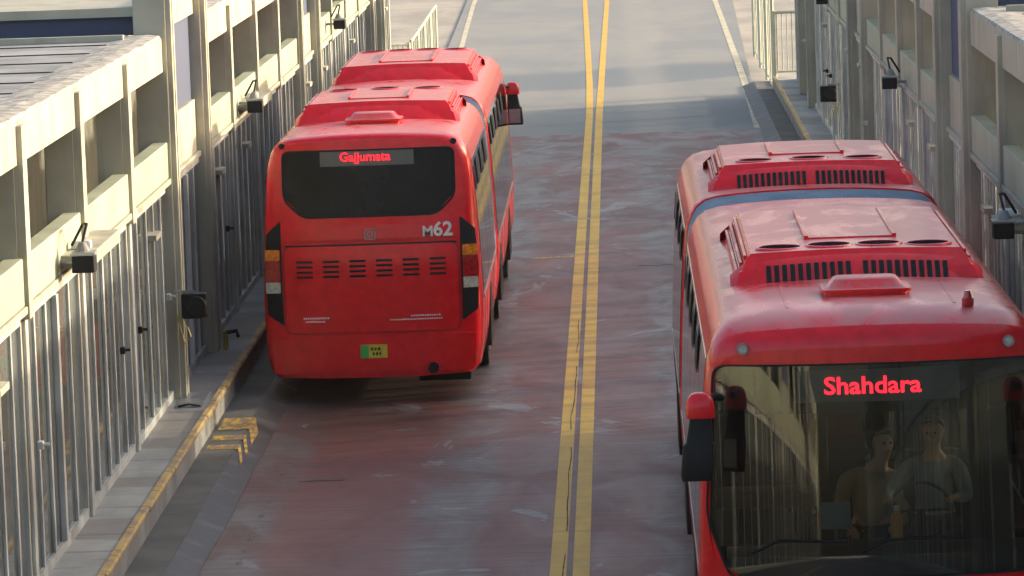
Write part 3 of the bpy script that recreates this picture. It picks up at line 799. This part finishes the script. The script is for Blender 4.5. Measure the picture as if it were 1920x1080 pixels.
    for s in (-1, 1):
        m = MB(); cyl(m, (s * .97, surf_front(.97, 2.86) - .005, 2.86), .042, .05, 'y', 18); mk = m.build('marker_lamp', M['steel'], root, smooth=True)
        m = MB(); cyl(m, (s * .97, surf_front(.97, 2.86) - .032, 2.86), .028, .01, 'y', 16); m.build('lens', M['clearlens'], mk)
        hp = rounded([(s * .72, 1.05), (s * 1.12, 1.10), (s * 1.12, .86), (s * .78, .80)], .06)
        m = patch(hp, surf_front, .008, .03, 1); m.build('headlamp', M['clearlens'], root)
        # mirror: red cap on an arm, black housing hanging from it
        m = MB(); m.tube([(s * 1.14, .14, 2.52), (s * 1.20, -.02, 2.55), (s * 1.27, -.13, 2.53)], .028, 10); ar = m.build('mirror_arm', M['black'], root, smooth=True)
        m = MB(); rows = []
        for (z, kx, ky) in ((2.60, .3, .3), (2.588, .62, .62), (2.555, .88, .9), (2.50, 1, 1), (2.42, 1.0, 1.0)):
            rows.append([m.b.verts.new((s * 1.30 + px * kx, -.14 + py * ky, z)) for px, py in rounded([(-.105, -.09), (.105, -.09), (.105, .09), (-.105, .09)], .05, 3)])
        for a, b in zip(rows, rows[1:]):
            for k in range(len(a)): m.b.faces.new((a[k], a[(k + 1) % len(a)], b[(k + 1) % len(a)], b[k]))
        m.b.faces.new(rows[0]); m.b.faces.new(rows[-1]); m.build('mirror_cap', M['red'], ar, smooth=True)
        m = MB(); rows = []
        for (z, kx, ky, dx) in ((2.425, .78, .7, 0), (2.38, .82, .8, 0), (2.24, .95, .85, .012), (2.22, 1.12, .95, .02), (2.0, 1.18, 1, .035), (1.96, 1.1, .9, .035)):
            rows.append([m.b.verts.new((s * (1.30 + dx) + px * kx, -.14 + py * ky, z)) for px, py in rounded([(-.10, -.08), (.10, -.08), (.10, .07), (-.10, .07)], .03, 3)])
        for a, b in zip(rows, rows[1:]):
            for k in range(len(a)): m.b.faces.new((a[k], a[(k + 1) % len(a)], b[(k + 1) % len(a)], b[k]))
        m.b.faces.new(rows[0]); m.b.faces.new(rows[-1]); hs = m.build('mirror_housing', M['black'], ar, smooth=True)
        m = MB(); m.box(s * 1.325 - .085, s * 1.325 + .085, -.072, -.066, 1.99, 2.2); m.build('mirror_glass', M['steel'], hs)
    # wiper arms resting along the foot of the windscreen
    for (xa, xb) in ((-.15, .62), (-.95, -.25)):
        m = MB(); m.tube([(xa, surf_front(xa, 1.38) - .03, 1.37), (xa + .2, surf_front(xa, 1.4) - .045, 1.46), (xb, surf_front(xb, 1.45) - .03, 1.45)], .012, 6); m.build('wiper', M['black'], root)
    # ------- cab and saloon seen through the windscreen
    m = MB(); rows = []
    for i in range(15):
        x = -1.12 + 2.24 * i / 14; y0_ = surf_front(x, 1.4) + .05
        rows.append([m.b.verts.new(p) for p in ((x, y0_, 1.33), (x, y0_ + .12, 1.37 + .02 * math.cos(x * 3)), (x, y0_ + .42, 1.36 + .03 * math.cos(x * 2.2)), (x, y0_ + .52, 1.28), (x, y0_ + .50, .86), (x, y0_, .86))])
    for a, b in zip(rows, rows[1:]):
        for k in range(6): m.b.faces.new((a[k], b[k], b[(k + 1) % 6], a[(k + 1) % 6]))
    m.b.faces.new(rows[0]); m.b.faces.new(rows[-1]); m.build('dashboard', M['dash'], root, smooth=True)
    m = MB(); m.box(-.42, -.20, .50, .53, 1.46, 1.66, .008); m.tube([(-.31, .52, 1.38), (-.31, .52, 1.48)], .015); m.build('monitor', M['screen'], root)
    m = MB(); pts = [(.34 + .23 * math.cos(2 * PI * k / 28), .84 + .13 * math.sin(2 * PI * k / 28), 1.53 + .19 * math.sin(2 * PI * k / 28)) for k in range(29)]
    m.tube(pts, .014, 8); m.tube([(.12, .84, 1.53), (.56, .84, 1.53)], .012); m.tube([(.34, .84, 1.53), (.34, .70, 1.3)], .03); m.build('steering_wheel', M['black'], root, smooth=True)
    # driver's seat, partition and rows of passenger seats
    def seat(x, y, mat, z=.86):
        m = MB(); m.box(x - .23, x + .23, y - .25, y + .22, z + .38, z + .50, .03)
        so_ = m.build('seat', mat, root, smooth=True)
        m = MB(); m.box(x - .22, x + .22, y + .20, y + .32, z + .46, z + 1.10, .04); m.build('backrest', mat, so_, smooth=True)
        m = MB(); m.box(x - .05, x + .05, y - .1, y + .1, z, z + .38); m.build('pedestal', M['alu_dark'], so_)
    seat(.48, 1.50, M['seat'], .76)
    seat(.02, 1.95, M['seat'], .62)
    m = MB(); m.box(.30, 1.15, 2.36, 2.40, .862, 2.25, .005); m.build('partition', M['dash'], root)
    for y in (3.2, 4.2, 5.2, 6.2, 7.2, 12.0, 13.0, 14.0, 15.2):
        for x in (-.92, -.45, .45, .92): seat(x, y, M['seat_purple'] if (y * 10) % 4 < 2 else M['seat'])
    for (x, y) in ((-.35, 2.6), (.25, 2.8), (-.3, 5.0), (.3, 5.0), (.3, 7.6)):
        m = MB(); m.tube([(x, y, .86), (x, y, 3.04)], .018); m.build('grab_pole', M['grabyellow'], root)
    # ------- rear end
    m = patch(REARW, surf_rear, -.010, .006, -1); m.build('rear_window', M['rear_glass'], root, smooth=True)
    RD = dense(REARW)
    ringpanel(RD, scaled(RD, .975, .95, (0, 2.53)), surf_rear, .004, -1, M['alu_dark'], 'rear_window_seal')
    m = patch([(-.53, 2.91), (.55, 2.91), (.55, 2.74), (-.53, 2.74)], surf_rear, .002, .01, -1); dr = m.build('rear_display', M['display_rear'], root)
    if rear_text: text_mesh(rear_text, .145, M['led'], dr, .03, surf_rear(0, 2.81) + .006, 2.84, PI, .003, .0015, sx=1.0)
    def rb(name, poly, off, th, mat, r=.0):
        return patch(rounded(poly, r) if r else poly, surf_rear, off, th, -1).build(name, mat, root, smooth=True)
    HOOD = rounded([(-1.0, 1.83), (1.0, 1.83), (1.0, .83), (-1.0, .83)], .10)
    rb('hood_gap', scaled(HOOD, 1.012, 1.02, (0, 1.33)), .002, .006, M['red_dark'])
    hood = rb('engine_hood', HOOD, .022, .02, M['red'])
    m = patch([(-.99, 1.848), (.99, 1.848), (.99, 1.83), (-.99, 1.83)], surf_rear, .012, .01, -1); m.build('hood_shadow_gap', M['alu_dark'], root)
    for i in range(6):
        cx = (i - 2.5) * .307
        m = MB()
        for j in range(4):
            z = 1.655 - j * .058
            mm = patch(rounded([(cx - .095, z + .013), (cx + .095, z + .013), (cx + .095, z - .013), (cx - .095, z - .013)], .01, 2), surf_rear, .026, .012, -1)
            tmp = bpy.data.meshes.new('t'); mm.b.to_mesh(tmp); mm.b.free(); m.b.from_mesh(tmp); bpy.data.meshes.remove(tmp)
        m.build('louvre', M['alu_dark'], hood)
    rb('tailgate_lip', [(-.98, 2.06), (.98, 2.06), (1.0, 1.90), (-1.0, 1.90)], .012, .02, M['red'], .03)
    # corner clusters (rotated bus: +x here is the photo's left)
    for s in (-1, 1):
        P = [(s * 1.035, 2.13), (s * 1.205, 1.98), (s * 1.235, 1.55), (s * 1.215, 1.05), (s * 1.03, .92)]
        cl = rb('light_cluster', P, .008, .03, M['black'], .02)
        for nm, za, zb, mt in (('indicator', 1.80, 1.675, 'amber'), ('brake_lamp', 1.67, 1.43, 'redlens'), ('reversing_lamp', 1.425, 1.30, 'clearlens')):
            q = rb(nm, [(s * 1.055, za), (s * 1.225, za), (s * 1.225, zb), (s * 1.055, zb)], .016, .012, M[mt], .012); q.parent = cl
        m = MB(); cyl(m, (s * .99, surf_rear(.99, 2.99) - .005, 2.985), .035, .03, 'y', 16); m.build('marker_lamp', M['black'], root)
        m = MB(); cyl(m, (s * 1.08, surf_rear(1.08, .66) + .005, .66), .045, .03, 'y', 16); m.build('fog_lamp', M['red_dark' if s > 0 else 'black'], root)
        m = MB(); cyl(m, (s * .235, surf_rear(.25, .6) + .018, .60), .032, .03, 'y', 14); m.build('parking_sensor', M['black'], root)
    BP = [(-1.16, .36), (1.16, .36), (1.18, .78), (-1.18, .78)]
    rb('bumper', BP, .03, .03, M['red'], .05)
    rb('bumper_inset', [(-.95, .40), (.95, .40), (.70, .71), (-.70, .71)], .036, .01, M['red'], .03)
    pl = rb('number_plate', [(-.155, .685), (.155, .685), (.155, .53), (-.155, .53)], .046, .01, M['plate_yellow'], .01)
    for k_, (px_, pz_, w_) in enumerate(((-.06, .635, .030), (-.02, .635, .022), (.02, .635, .028), (-.07, .58, .020), (-.035, .58, .026), (.005, .58, .022))):
        mk = MB(); mk.box(px_ - w_ / 2, px_ + w_ / 2, surf_rear(.1, pz_) + .047, surf_rear(.1, pz_) + .051, pz_ - .016, pz_ + .016); mk.build('plate_character', M['rubber'], pl)
    q = rb('plate_band', [(.06, .682), (.153, .682), (.153, .533), (.06, .533)], .049, .004, M['plate_green']); q.parent = pl
    m = MB(); cyl(m, (-.68, Lbus - .05, .40), .06, .35, 'y', 16); m.build('exhaust', M['black'], root, smooth=True)
    m = MB(); m.box(-1.1, -.5, Lbus - .45, Lbus - .15, .22, .34, .02); m.build('tow_bracket', M['alu_dark'], root)
    if rear_text:
        text_mesh('62', .225, M['white'], root, -.84, surf_rear(.62, 1.98) + .035, 1.985, PI, .003, .006, name='fleet_number')
        text_mesh('M', .165, M['white'], root, -.665, surf_rear(.5, 1.98) + .032, 1.965, PI, .003, .004, name='fleet_number')
        # square maker's emblem: outlined square with a broken inner square
        m = MB(); ys = surf_rear(0, 1.96) + .014; e = .064
        for (a, b, c, d) in ((-e, e, e - .012, e), (-e, e, -e, -e + .012), (-e, -e + .012, -e, e), (e - .012, e, -e, e), (-.03, .03, .022, .034), (-.035, .035, -.034, -.022), (-.035, -.022, -.03, .03), (.022, .035, -.03, .03)):
            m.box(a, b, ys, ys + .006, 1.955 + c, 1.955 + d)
        m.build('emblem', M['steel'], root)
        # faint small print on the hood, too small to read in the photo: broken strokes
        rnd = random.Random(3)
        for (x0, x1, z, t) in ((.80, .50, 1.005, .022), (.78, .56, .965, .020), (-.44, -.78, 1.005, .018), (-.20, -.80, .965, .016)):
            m = MB(); x = x0
            while x > x1:
                wl = rnd.uniform(.012, .022); m.box(x - wl, x, surf_rear(x, z) + .021, surf_rear(x, z) + .026, z - t / 2, z + t / 2 * rnd.uniform(.5, 1)); x -= wl + .008
            m.build('small_print', M['white'], hood)
    return root
M['rear_glass'] = simple('tinted_rear_glass', (0.012, 0.013, 0.014), 0.25, var=0.5, sc=1.5); M['rear_glass'].node_tree.nodes['Principled BSDF'].inputs['IOR'].default_value = 1.25
_H, _S, _F = HALF, SEC, FRONT      # the oncoming bus is the broader of the two
HALF = [(x * 1.045, z) for x, z in _H]; SEC = [(x * 1.045, z) for x, z in _S]; FRONT = [(x * 1.055, z) for x, z in _F]
busR = make_bus('dusty red articulated bus coming towards the camera with Shahdara in red lights', (1.79, 33.1, 0), 0, front_text='Shahdara')
HALF, SEC, FRONT = _H, _S, _F
busL = make_bus('red articulated bus seen from behind at the left platform, M62 on its back', (-2.95, 68.7, 0), PI, rear_text='Gajjumata')

# ---------------------------------------------------------------- people in the cab of the oncoming bus
def skin(name, mat, parent, verts, edges, sub=2):
    me = bpy.data.meshes.new(name); me.from_pydata([v[:3] for v in verts], edges, [])
    o = bpy.data.objects.new(name, me); C.objects.link(o); o.parent = parent
    me.skin_vertices or me.skin_vertices
    md = o.modifiers.new('skin', 'SKIN'); md.use_smooth_shade = True
    if not me.skin_vertices:
        bpy.context.view_layer.objects.active = o
    for i, v in enumerate(verts):
        sv = me.skin_vertices[0].data[i]; r = v[3]; sv.radius = r if isinstance(r, tuple) else (r, r)
    me.skin_vertices[0].data[0].use_root = True
    ss = o.modifiers.new('sub', 'SUBSURF'); ss.levels = sub; ss.render_levels = sub
    me.materials.append(mat); return o
def person(label, loc, P, shirt, group=None):
    """P: dict of joint positions in the person's own frame, pelvis at the origin's seat"""
    root = thing('person', label, 'person', loc, 0, group)
    V = []; E = []
    def add(p, r, frm=None):
        V.append((*p, r)); i = len(V) - 1
        if frm is not None: E.append((frm, i))
        return i
    pel = add(P['pelvis'], (.13, .10)); ab = add(P['belly'], (.125, .095), pel); ch = add(P['chest'], (.15, .10), ab)
    nk0 = add(P['neck0'], .060, ch); nk = add(P['neck'], .052, nk0)
    h = Vector(P['head']); fwd = Vector(P['look']).normalized(); sidev = fwd.cross(Vector((0, 0, 1))).normalized()
    jaw = add(tuple(h + Vector((0, 0, -.055)) + fwd * .012), (.060, .068), nk)
    mid = add(tuple(h + Vector((0, 0, .01))), (.073, .085), jaw); top = add(tuple(h + Vector((0, 0, .075)) - fwd * .012), (.060, .072), mid)
    nose = add(tuple(h + fwd * .095 + Vector((0, 0, -.012))), .012, mid)
    for sgn in (-1, 1):
        e = h + sidev * sgn * .082; add(tuple(e), .013, mid)
    for sd_ in ('l', 'r'):
        shd = add(P['sh_' + sd_], .058, nk0); el = add(P['el_' + sd_], .040, shd); wr = add(P['wr_' + sd_], .026, el)
        d = (Vector(P['wr_' + sd_]) - Vector(P['el_' + sd_])).normalized(); w0 = Vector(P['wr_' + sd_])
        palm = add(tuple(w0 + d * .05), (.036, .018), wr)
        gd = Vector(P.get('grip', (0, -1, -.3))).normalized(); sdv = d.cross(Vector((0, 0, 1))).normalized()
        for k, ln in enumerate((.030, .034, .032, .026)):
            o_ = sdv * (k - 1.5) * .017; a = add(tuple(w0 + d * .085 + o_), .009, palm)
            b = add(tuple(w0 + d * (.085 + ln) + o_ + Vector((0, 0, -.012))), .008, a); add(tuple(w0 + d * (.080 + ln) + o_ + Vector((0, 0, -.038))), .007, b)
        sg_ = 1 if sd_ == 'l' else -1
        a = add(tuple(w0 + d * .045 + sdv * sg_ * .035), .010, palm); add(tuple(w0 + d * .075 + sdv * sg_ * .048 + Vector((0, 0, -.02))), .008, a)
        hip = add(P['hip_' + sd_], .085, pel); kn = add(P['kn_' + sd_], .058, hip); an = add(P['an_' + sd_], .04, kn); add(P['toe_' + sd_], .032, an)
    b = skin('body', M['skin'], root, V, E)
    # shirt with sleeves, trousers
    V = []; E = []
    a = add(P['pelvis'], (.155, .125)); c = add(P['belly'], (.15, .12), a); d_ = add(P['chest'], (.175, .125), c); n0 = add(P['neck0'], .078, d_)
    for sd_ in ('l', 'r'):
        shd = add(P['sh_' + sd_], .075, n0); el = add(P['el_' + sd_], .056, shd)
        q = Vector(P['el_' + sd_]).lerp(Vector(P['wr_' + sd_]), .86); add(tuple(q), .042, el)
    skin('shirt', shirt, root, V, E)
    V = []; E = []
    a = add(P['pelvis'], (.15, .12))
    for sd_ in ('l', 'r'):
        hp = add(P['hip_' + sd_], .10, a); kn = add(P['kn_' + sd_], .075, hp); q = Vector(P['kn_' + sd_]).lerp(Vector(P['an_' + sd_]), .9); add(tuple(q), .06, kn)
    skin('trousers', M['seat'], root, V, E)
    # hair: a cap over skull, back and temples
    m = MB(); r = bmesh.ops.create_icosphere(m.b, subdivisions=3, radius=1.0)
    for v in list(m.b.verts):
        n_ = v.co.copy()
        if n_.z < .12 + .95 * n_.dot(fwd): m.b.verts.remove(v)
    for v in m.b.verts:
        n_ = v.co; j = 1 + .03 * mnoise.noise(n_ * 6); v.co = h + Vector((0, 0, .03)) - fwd * .006 + Vector((n_.x * .086, n_.y * .098, n_.z * .098)) * j
    hr = m.build('hair', M['hair'], root, smooth=True); sm = hr.modifiers.new('thick', 'SOLIDIFY'); sm.thickness = .012
    # eyes and mouth
    for sgn in (-1, 1):
        m = MB(); q = bmesh.ops.create_uvsphere(m.b, u_segments=10, v_segments=6, radius=.011)
        for v in q['verts']: v.co += h + fwd * .082 + sidev * sgn * .030 + Vector((0, 0, .012))
        m.build('eye', M['hair'], root, smooth=True)
    m = MB(); m.tube([tuple(h + fwd * .083 + sidev * t + Vector((0, 0, -.052))) for t in (-.022, 0, .022)], .005, 6); m.build('mouth', M['terracotta'], root)
    return root
BX, BY = 1.79, 33.1
def pose(x, y, z, wl, wr, look, dx=0):
    """seated, facing the camera (-y); wl is the hand on the photo's right"""
    return dict(pelvis=(x, y, z + .10), belly=(x, y - .0, z + .28), chest=(x, y + .0, z + .46), neck0=(x + dx * .5, y, z + .57), neck=(x + dx * .8, y - .01, z + .66),
        head=(x + dx, y - .03, z + .80), look=look, sh_l=(x + .19, y, z + .53), sh_r=(x - .19, y, z + .53),
        el_l=((x + .21 + wl[0]) / 2 + .07, (y + wl[1]) / 2 + .02, (z + .50 + wl[2]) / 2 - .10), el_r=((x - .21 + wr[0]) / 2 - .05, (y + wr[1]) / 2 + .02, (z + .50 + wr[2]) / 2 - .08),
        wr_l=wl, wr_r=wr, hip_l=(x + .10, y - .05, z + .07), hip_r=(x - .10, y - .05, z + .07), kn_l=(x + .14, y - .42, z + .08), kn_r=(x - .14, y - .42, z + .08),
        an_l=(x + .14, y - .46, z - .33), an_r=(x - .14, y - .46, z - .33), toe_l=(x + .14, y - .58, z - .36), toe_r=(x - .14, y - .58, z - .36))
person('driver in a grey shirt with both hands on the wheel of the oncoming bus', (BX, BY, 0), pose(.48, 1.42, 1.24, (.60, .95, 1.60), (.10, .94, 1.62), (-.25, -1, -.12)), M['shirt'])
person('man in a tan shirt seated beside the driver, lower and further back', (BX, BY, 0), pose(.02, 1.86, 1.10, (.20, 1.50, 1.32), (-.16, 1.50, 1.30), (.45, -1, 0), .10), M['shirt_tan'])
o = MB(); cyl(o, (0, 0, .09), .045, .18, 'z', 18); cyl(o, (0, 0, .205), .045, .05, 'z', 18, .022)
t = thing('water_bottle', 'orange bottle standing on the dashboard below the driver', 'bottle', (BX + .13, BY + .36, 1.385))
o.build('bottle_body', M['orange'], t, smooth=True); o = MB(); cyl(o, (0, 0, .245), .022, .03, 'z', 14); o.build('cap', M['white'], t)

# ---------------------------------------------------------------- fittings on the stations
def spot(sg, wd, y, z): return (XM + sg * wd, y, z)
def box_lamp(sg, y, z, label, shelf=0.0, size=.20):
    t = thing('floodlight', label, 'lamp', spot(sg, 4.22, y, z), 0, 'black box floodlights on the station walls')
    m = MB(); m.box(-size / 2, size / 2, -.12, .12, -.08, .07, .012); m.build('housing', M['black'], t)
    m = MB(); m.box(-size / 2 - .01, size / 2 + .01, -.13, .13, .072, .10, .008); m.build('hood', M['steel'], t)
    m = MB(); a, b = sorted((sg * .0, sg * .32)); m.box(a, b, .125, .165, -.02, .02); m.build('bracket', M['steel'], t)
    m = MB(); cyl(m, (sg * .02, .06, .14), .07, .08, 'z', 14, .03); m.build('junction_box', M['concrete'], t)
    m = MB(); m.tube([(sg * .02, .08, .17), (sg * .0, .3, .32), (sg * .06, .5, .30), (sg * .18, .62, .1)], .014, 6); m.build('cable', M['black'], t, smooth=True)
    if shelf:
        q = thing('wall_shelf', label.split(' floodlight')[0].replace('black box', 'cream shelf carrying the black box') + ' floodlight', 'shelf', spot(sg, 4.28, y + .2, z), 0, 'cream shelves on the station walls')
        q['label'] = {40.5: 'long cream shelf under the nearest left floodlight', 60.2: 'cream shelf behind the left floodlight above the bus roof', 43.9: 'short cream shelf by the right station floodlight at the picture edge'}[y]
        m = MB(); a, b = sorted((-sg * .10, sg * .20)); m.box(a, b, 0, shelf, -.07, .05, .01); m.build('tray', M['cream'], q)
        m = MB(); m.box(a + .06, b - .06, .5, .62, .052, .13, .02); m.build('fixing', M['white'], q)
box_lamp(-1, 40.5, 2.93, 'black box floodlight on the left station, nearest the camera', 2.4)
box_lamp(-1, 60.2, 2.95, 'black box floodlight on the left station above the bus roof', 2.2)
box_lamp(-1, 79.0, 3.05, 'black box floodlight on the left station, farthest one', 0)
box_lamp(1, 43.9, 2.62, 'black box floodlight on the right station at the picture edge', .8)
box_lamp(1, 62.0, 2.86, 'black box floodlight on the right station under crooked cables', 0)
box_lamp(1, 82.0, 3.05, 'black box floodlight on the right station, farthest and highest', 0)
def wall_fan(sg, y, z, label, round_=True):
    t = thing('wall_speaker', label, 'speaker', spot(sg, 4.20, y, z), 0, 'black speakers low on the station piers')
    m = MB(); m.box(-.14, .14, -.08, .10, -.14, .14, .02); m.build('cabinet', M['black'], t)
    m = MB(); cyl(m, (.03, -.10, 0), .12, .05, 'y', 22, .10); m.build('cone', M['alu_dark'], t, smooth=True)
    m = MB(); a, b = sorted((0, sg * .22)); m.box(a, b, .02, .05, .142, .17); m.build('bracket', M['steel'], t)
    m = MB(); m.tube([(sg * .12, 0, -.12), (sg * .05, -.05, -.34), (sg * .12, -.05, -.42), (sg * .2, 0, -.1)], .010, 6); m.build('cable', M['grabyellow'], t, smooth=True)
wall_fan(-1, 50.4, 1.42, 'round fronted black speaker on the sunlit left pier')
wall_fan(1, 80.0, 1.50, 'square black speaker low on the far right station')
k = 0
for sg, ys in ((-1, (38.1, 44.6, 46.3, 49.3, 57.0, 63.6)), (1, (94, 84, 82.6, 71, 58.5, 49.0))):
    for y in ys:
        m = MB(); x0 = XM + sg * 4.37; m.box(x0 - .025, x0 + .025, y - .05, y + .03, 1.61, 1.68, .008); cyl(m, (x0 - sg * .045, y - .02, 1.65), .016, .06, 'x', 10)
        m.build('door_latch', M['black'] if k % 3 else M['alu'], stL if sg < 0 else stR); k += 1
t = thing('drain_cover', 'grey metal cover at the foot of the sunlit left pier', 'drain cover', spot(-1, 4.25, 51.0, .346))
m = MB(); m.box(-.17, .13, -1.1, .1, .002, .02, .004); m.build('cover', M['steel'], t); m = MB(); m.tube([(-.12, -1.2, .03), (0, -1.25, .06), (.12, -1.18, .03)], .012, 6); m.build('handle', M['alu_dark'], t)
t = thing('tap', 'small brass tap sticking out at the foot of the second left pier', 'tap', spot(-1, 4.3, 55.2, .346))
m = MB(); m.tube([(0, 0, 0), (0, 0, .22)], .035, 8); m.build('standpipe', M['grabyellow'], t); m = MB(); m.tube([(0, 0, .2), (.14, 0, .22), (.16, 0, .14)], .025, 8); m.build('spout', M['alu_dark'], t)

# railings past the ends of the stations
def rail(name, label, x0, y0, x1, y1, z0, z1, step, mat, posts=2.0):
    t = thing(name, label, 'railing', (x0, y0, z0)); L = math.hypot(x1 - x0, y1 - y0); d = Vector((x1 - x0, y1 - y0, 0)) / L
    def bar(a, b, r, nm):
        m = MB(); m.tube([a, b], r, 6); return m.build(nm, mat, t)
    h = z1 - z0; bar((0, 0, h), tuple(d * L + Vector((0, 0, h))), .035, 'top_rail'); bar((0, 0, .15), tuple(d * L + Vector((0, 0, .15))), .022, 'bottom_rail')
    bm_ = None; n = int(L / step)
    for i in range(n):
        p = d * (step * (i + .5))
        if bm_ is None: b_ = bar((0, 0, .16), (0, 0, h - .01), .014, 'baluster'); bm_ = b_.data
        else: b_ = bpy.data.objects.new('baluster', bm_); C.objects.link(b_); b_.parent = t
        b_.location = p
    n = max(1, round(L / posts)); pm = None
    for i in range(n + 1):
        if pm is None: b_ = bar((0, 0, 0), (0, 0, h + .04), .04, 'post'); pm = b_.data
        else: b_ = bpy.data.objects.new('post', pm); C.objects.link(b_); b_.parent = t
        b_.location = d * (L * i / n)
    return t
rail('metal_railing', 'cream railing with thin bars running on past the left station', -4.75, 104, -4.85, 121, -.03, 1.35, 1.1, M['railing'], 4)
rail('metal_railing', 'short cream railing crossing from the left station end to the long railing', -5.4, 103.6, -4.8, 103.95, -.03, 1.30, .12, M['railing'], 1)
rail('metal_railing', 'tall grey railing running on past the right station', 3.42, 103.2, 3.40, 117, -.03, 2.35, 1.2, M['railing'], 5)
rail('metal_gate', 'small cream barred gate across the end of the right platform', 3.46, 103.0, 3.98, 103.0, .3, 1.78, .11, M['railing'], 1)

# ---------------------------------------------------------------- the footbridge the view is taken from, and what closes the street behind it
t = thing('footbridge', 'concrete footbridge over the bus way, seen only in reflections', 'bridge', (XM, -1.6, 0))
m = MB(); m.box(-16, 16, -1.5, 1.5, 5.0, 5.35); m.build('deck', M['concrete'], t)
for y in (-1.42, 1.42):
    m = MB(); m.box(-16, 16, y - .06, y + .06, 5.352, 6.3); m.build('parapet', M['green'], t)
for x in (-10.2, 10.2):
    m = MB(); m.box(x - .35, x + .35, -.6, .6, -.03, 4.998); m.build('bridge_pier', M['concrete'], t)

# ---------------------------------------------------------------- thin air haze
m = MB(); m.box(-60, 60, -40, 420, -1.6, 8.5)
hm = bpy.data.materials.new('haze'); hm.use_nodes = True; hn = hm.node_tree; hn.nodes.clear()
ho = hn.nodes.new('ShaderNodeOutputMaterial'); pv = hn.nodes.new('ShaderNodeVolumePrincipled')
pv.inputs['Color'].default_value = (0.86, 0.89, 0.92, 1); pv.inputs['Density'].default_value = 0.00012; pv.inputs['Anisotropy'].default_value = 0.3
hn.links.new(pv.outputs[0], ho.inputs['Volume'])
tag(m.build('haze', hm), 'thin pale haze in the air over the far road', kind='stuff')
S.cycles.volume_bounces = 0

# long crack running beside the centre line
m = MB(); L_ = []; y = 36.0; rnd = random.Random(5)
while y < 60:
    x = -.655 + -.01 + .018 * mnoise.noise(Vector((y * .7, 2, 0))) + .03 * mnoise.noise(Vector((y * .25, 7, 0))); wd = .003 + .004 * rnd.random()
    L_.append((m.b.verts.new((x - wd, y, .0055)), m.b.verts.new((x + wd, y, .0055)))); y += .22
for i_, (a, b) in enumerate(zip(L_, L_[1:])):
    if i_ % 31 < 25: m.b.faces.new((a[0], a[1], b[1], b[0]))
tag(m.build('road_crack', simple('crack_filler', (0.05, 0.035, 0.03), 0.9)), 'thin wandering crack along the left centre stripe', kind='structure')
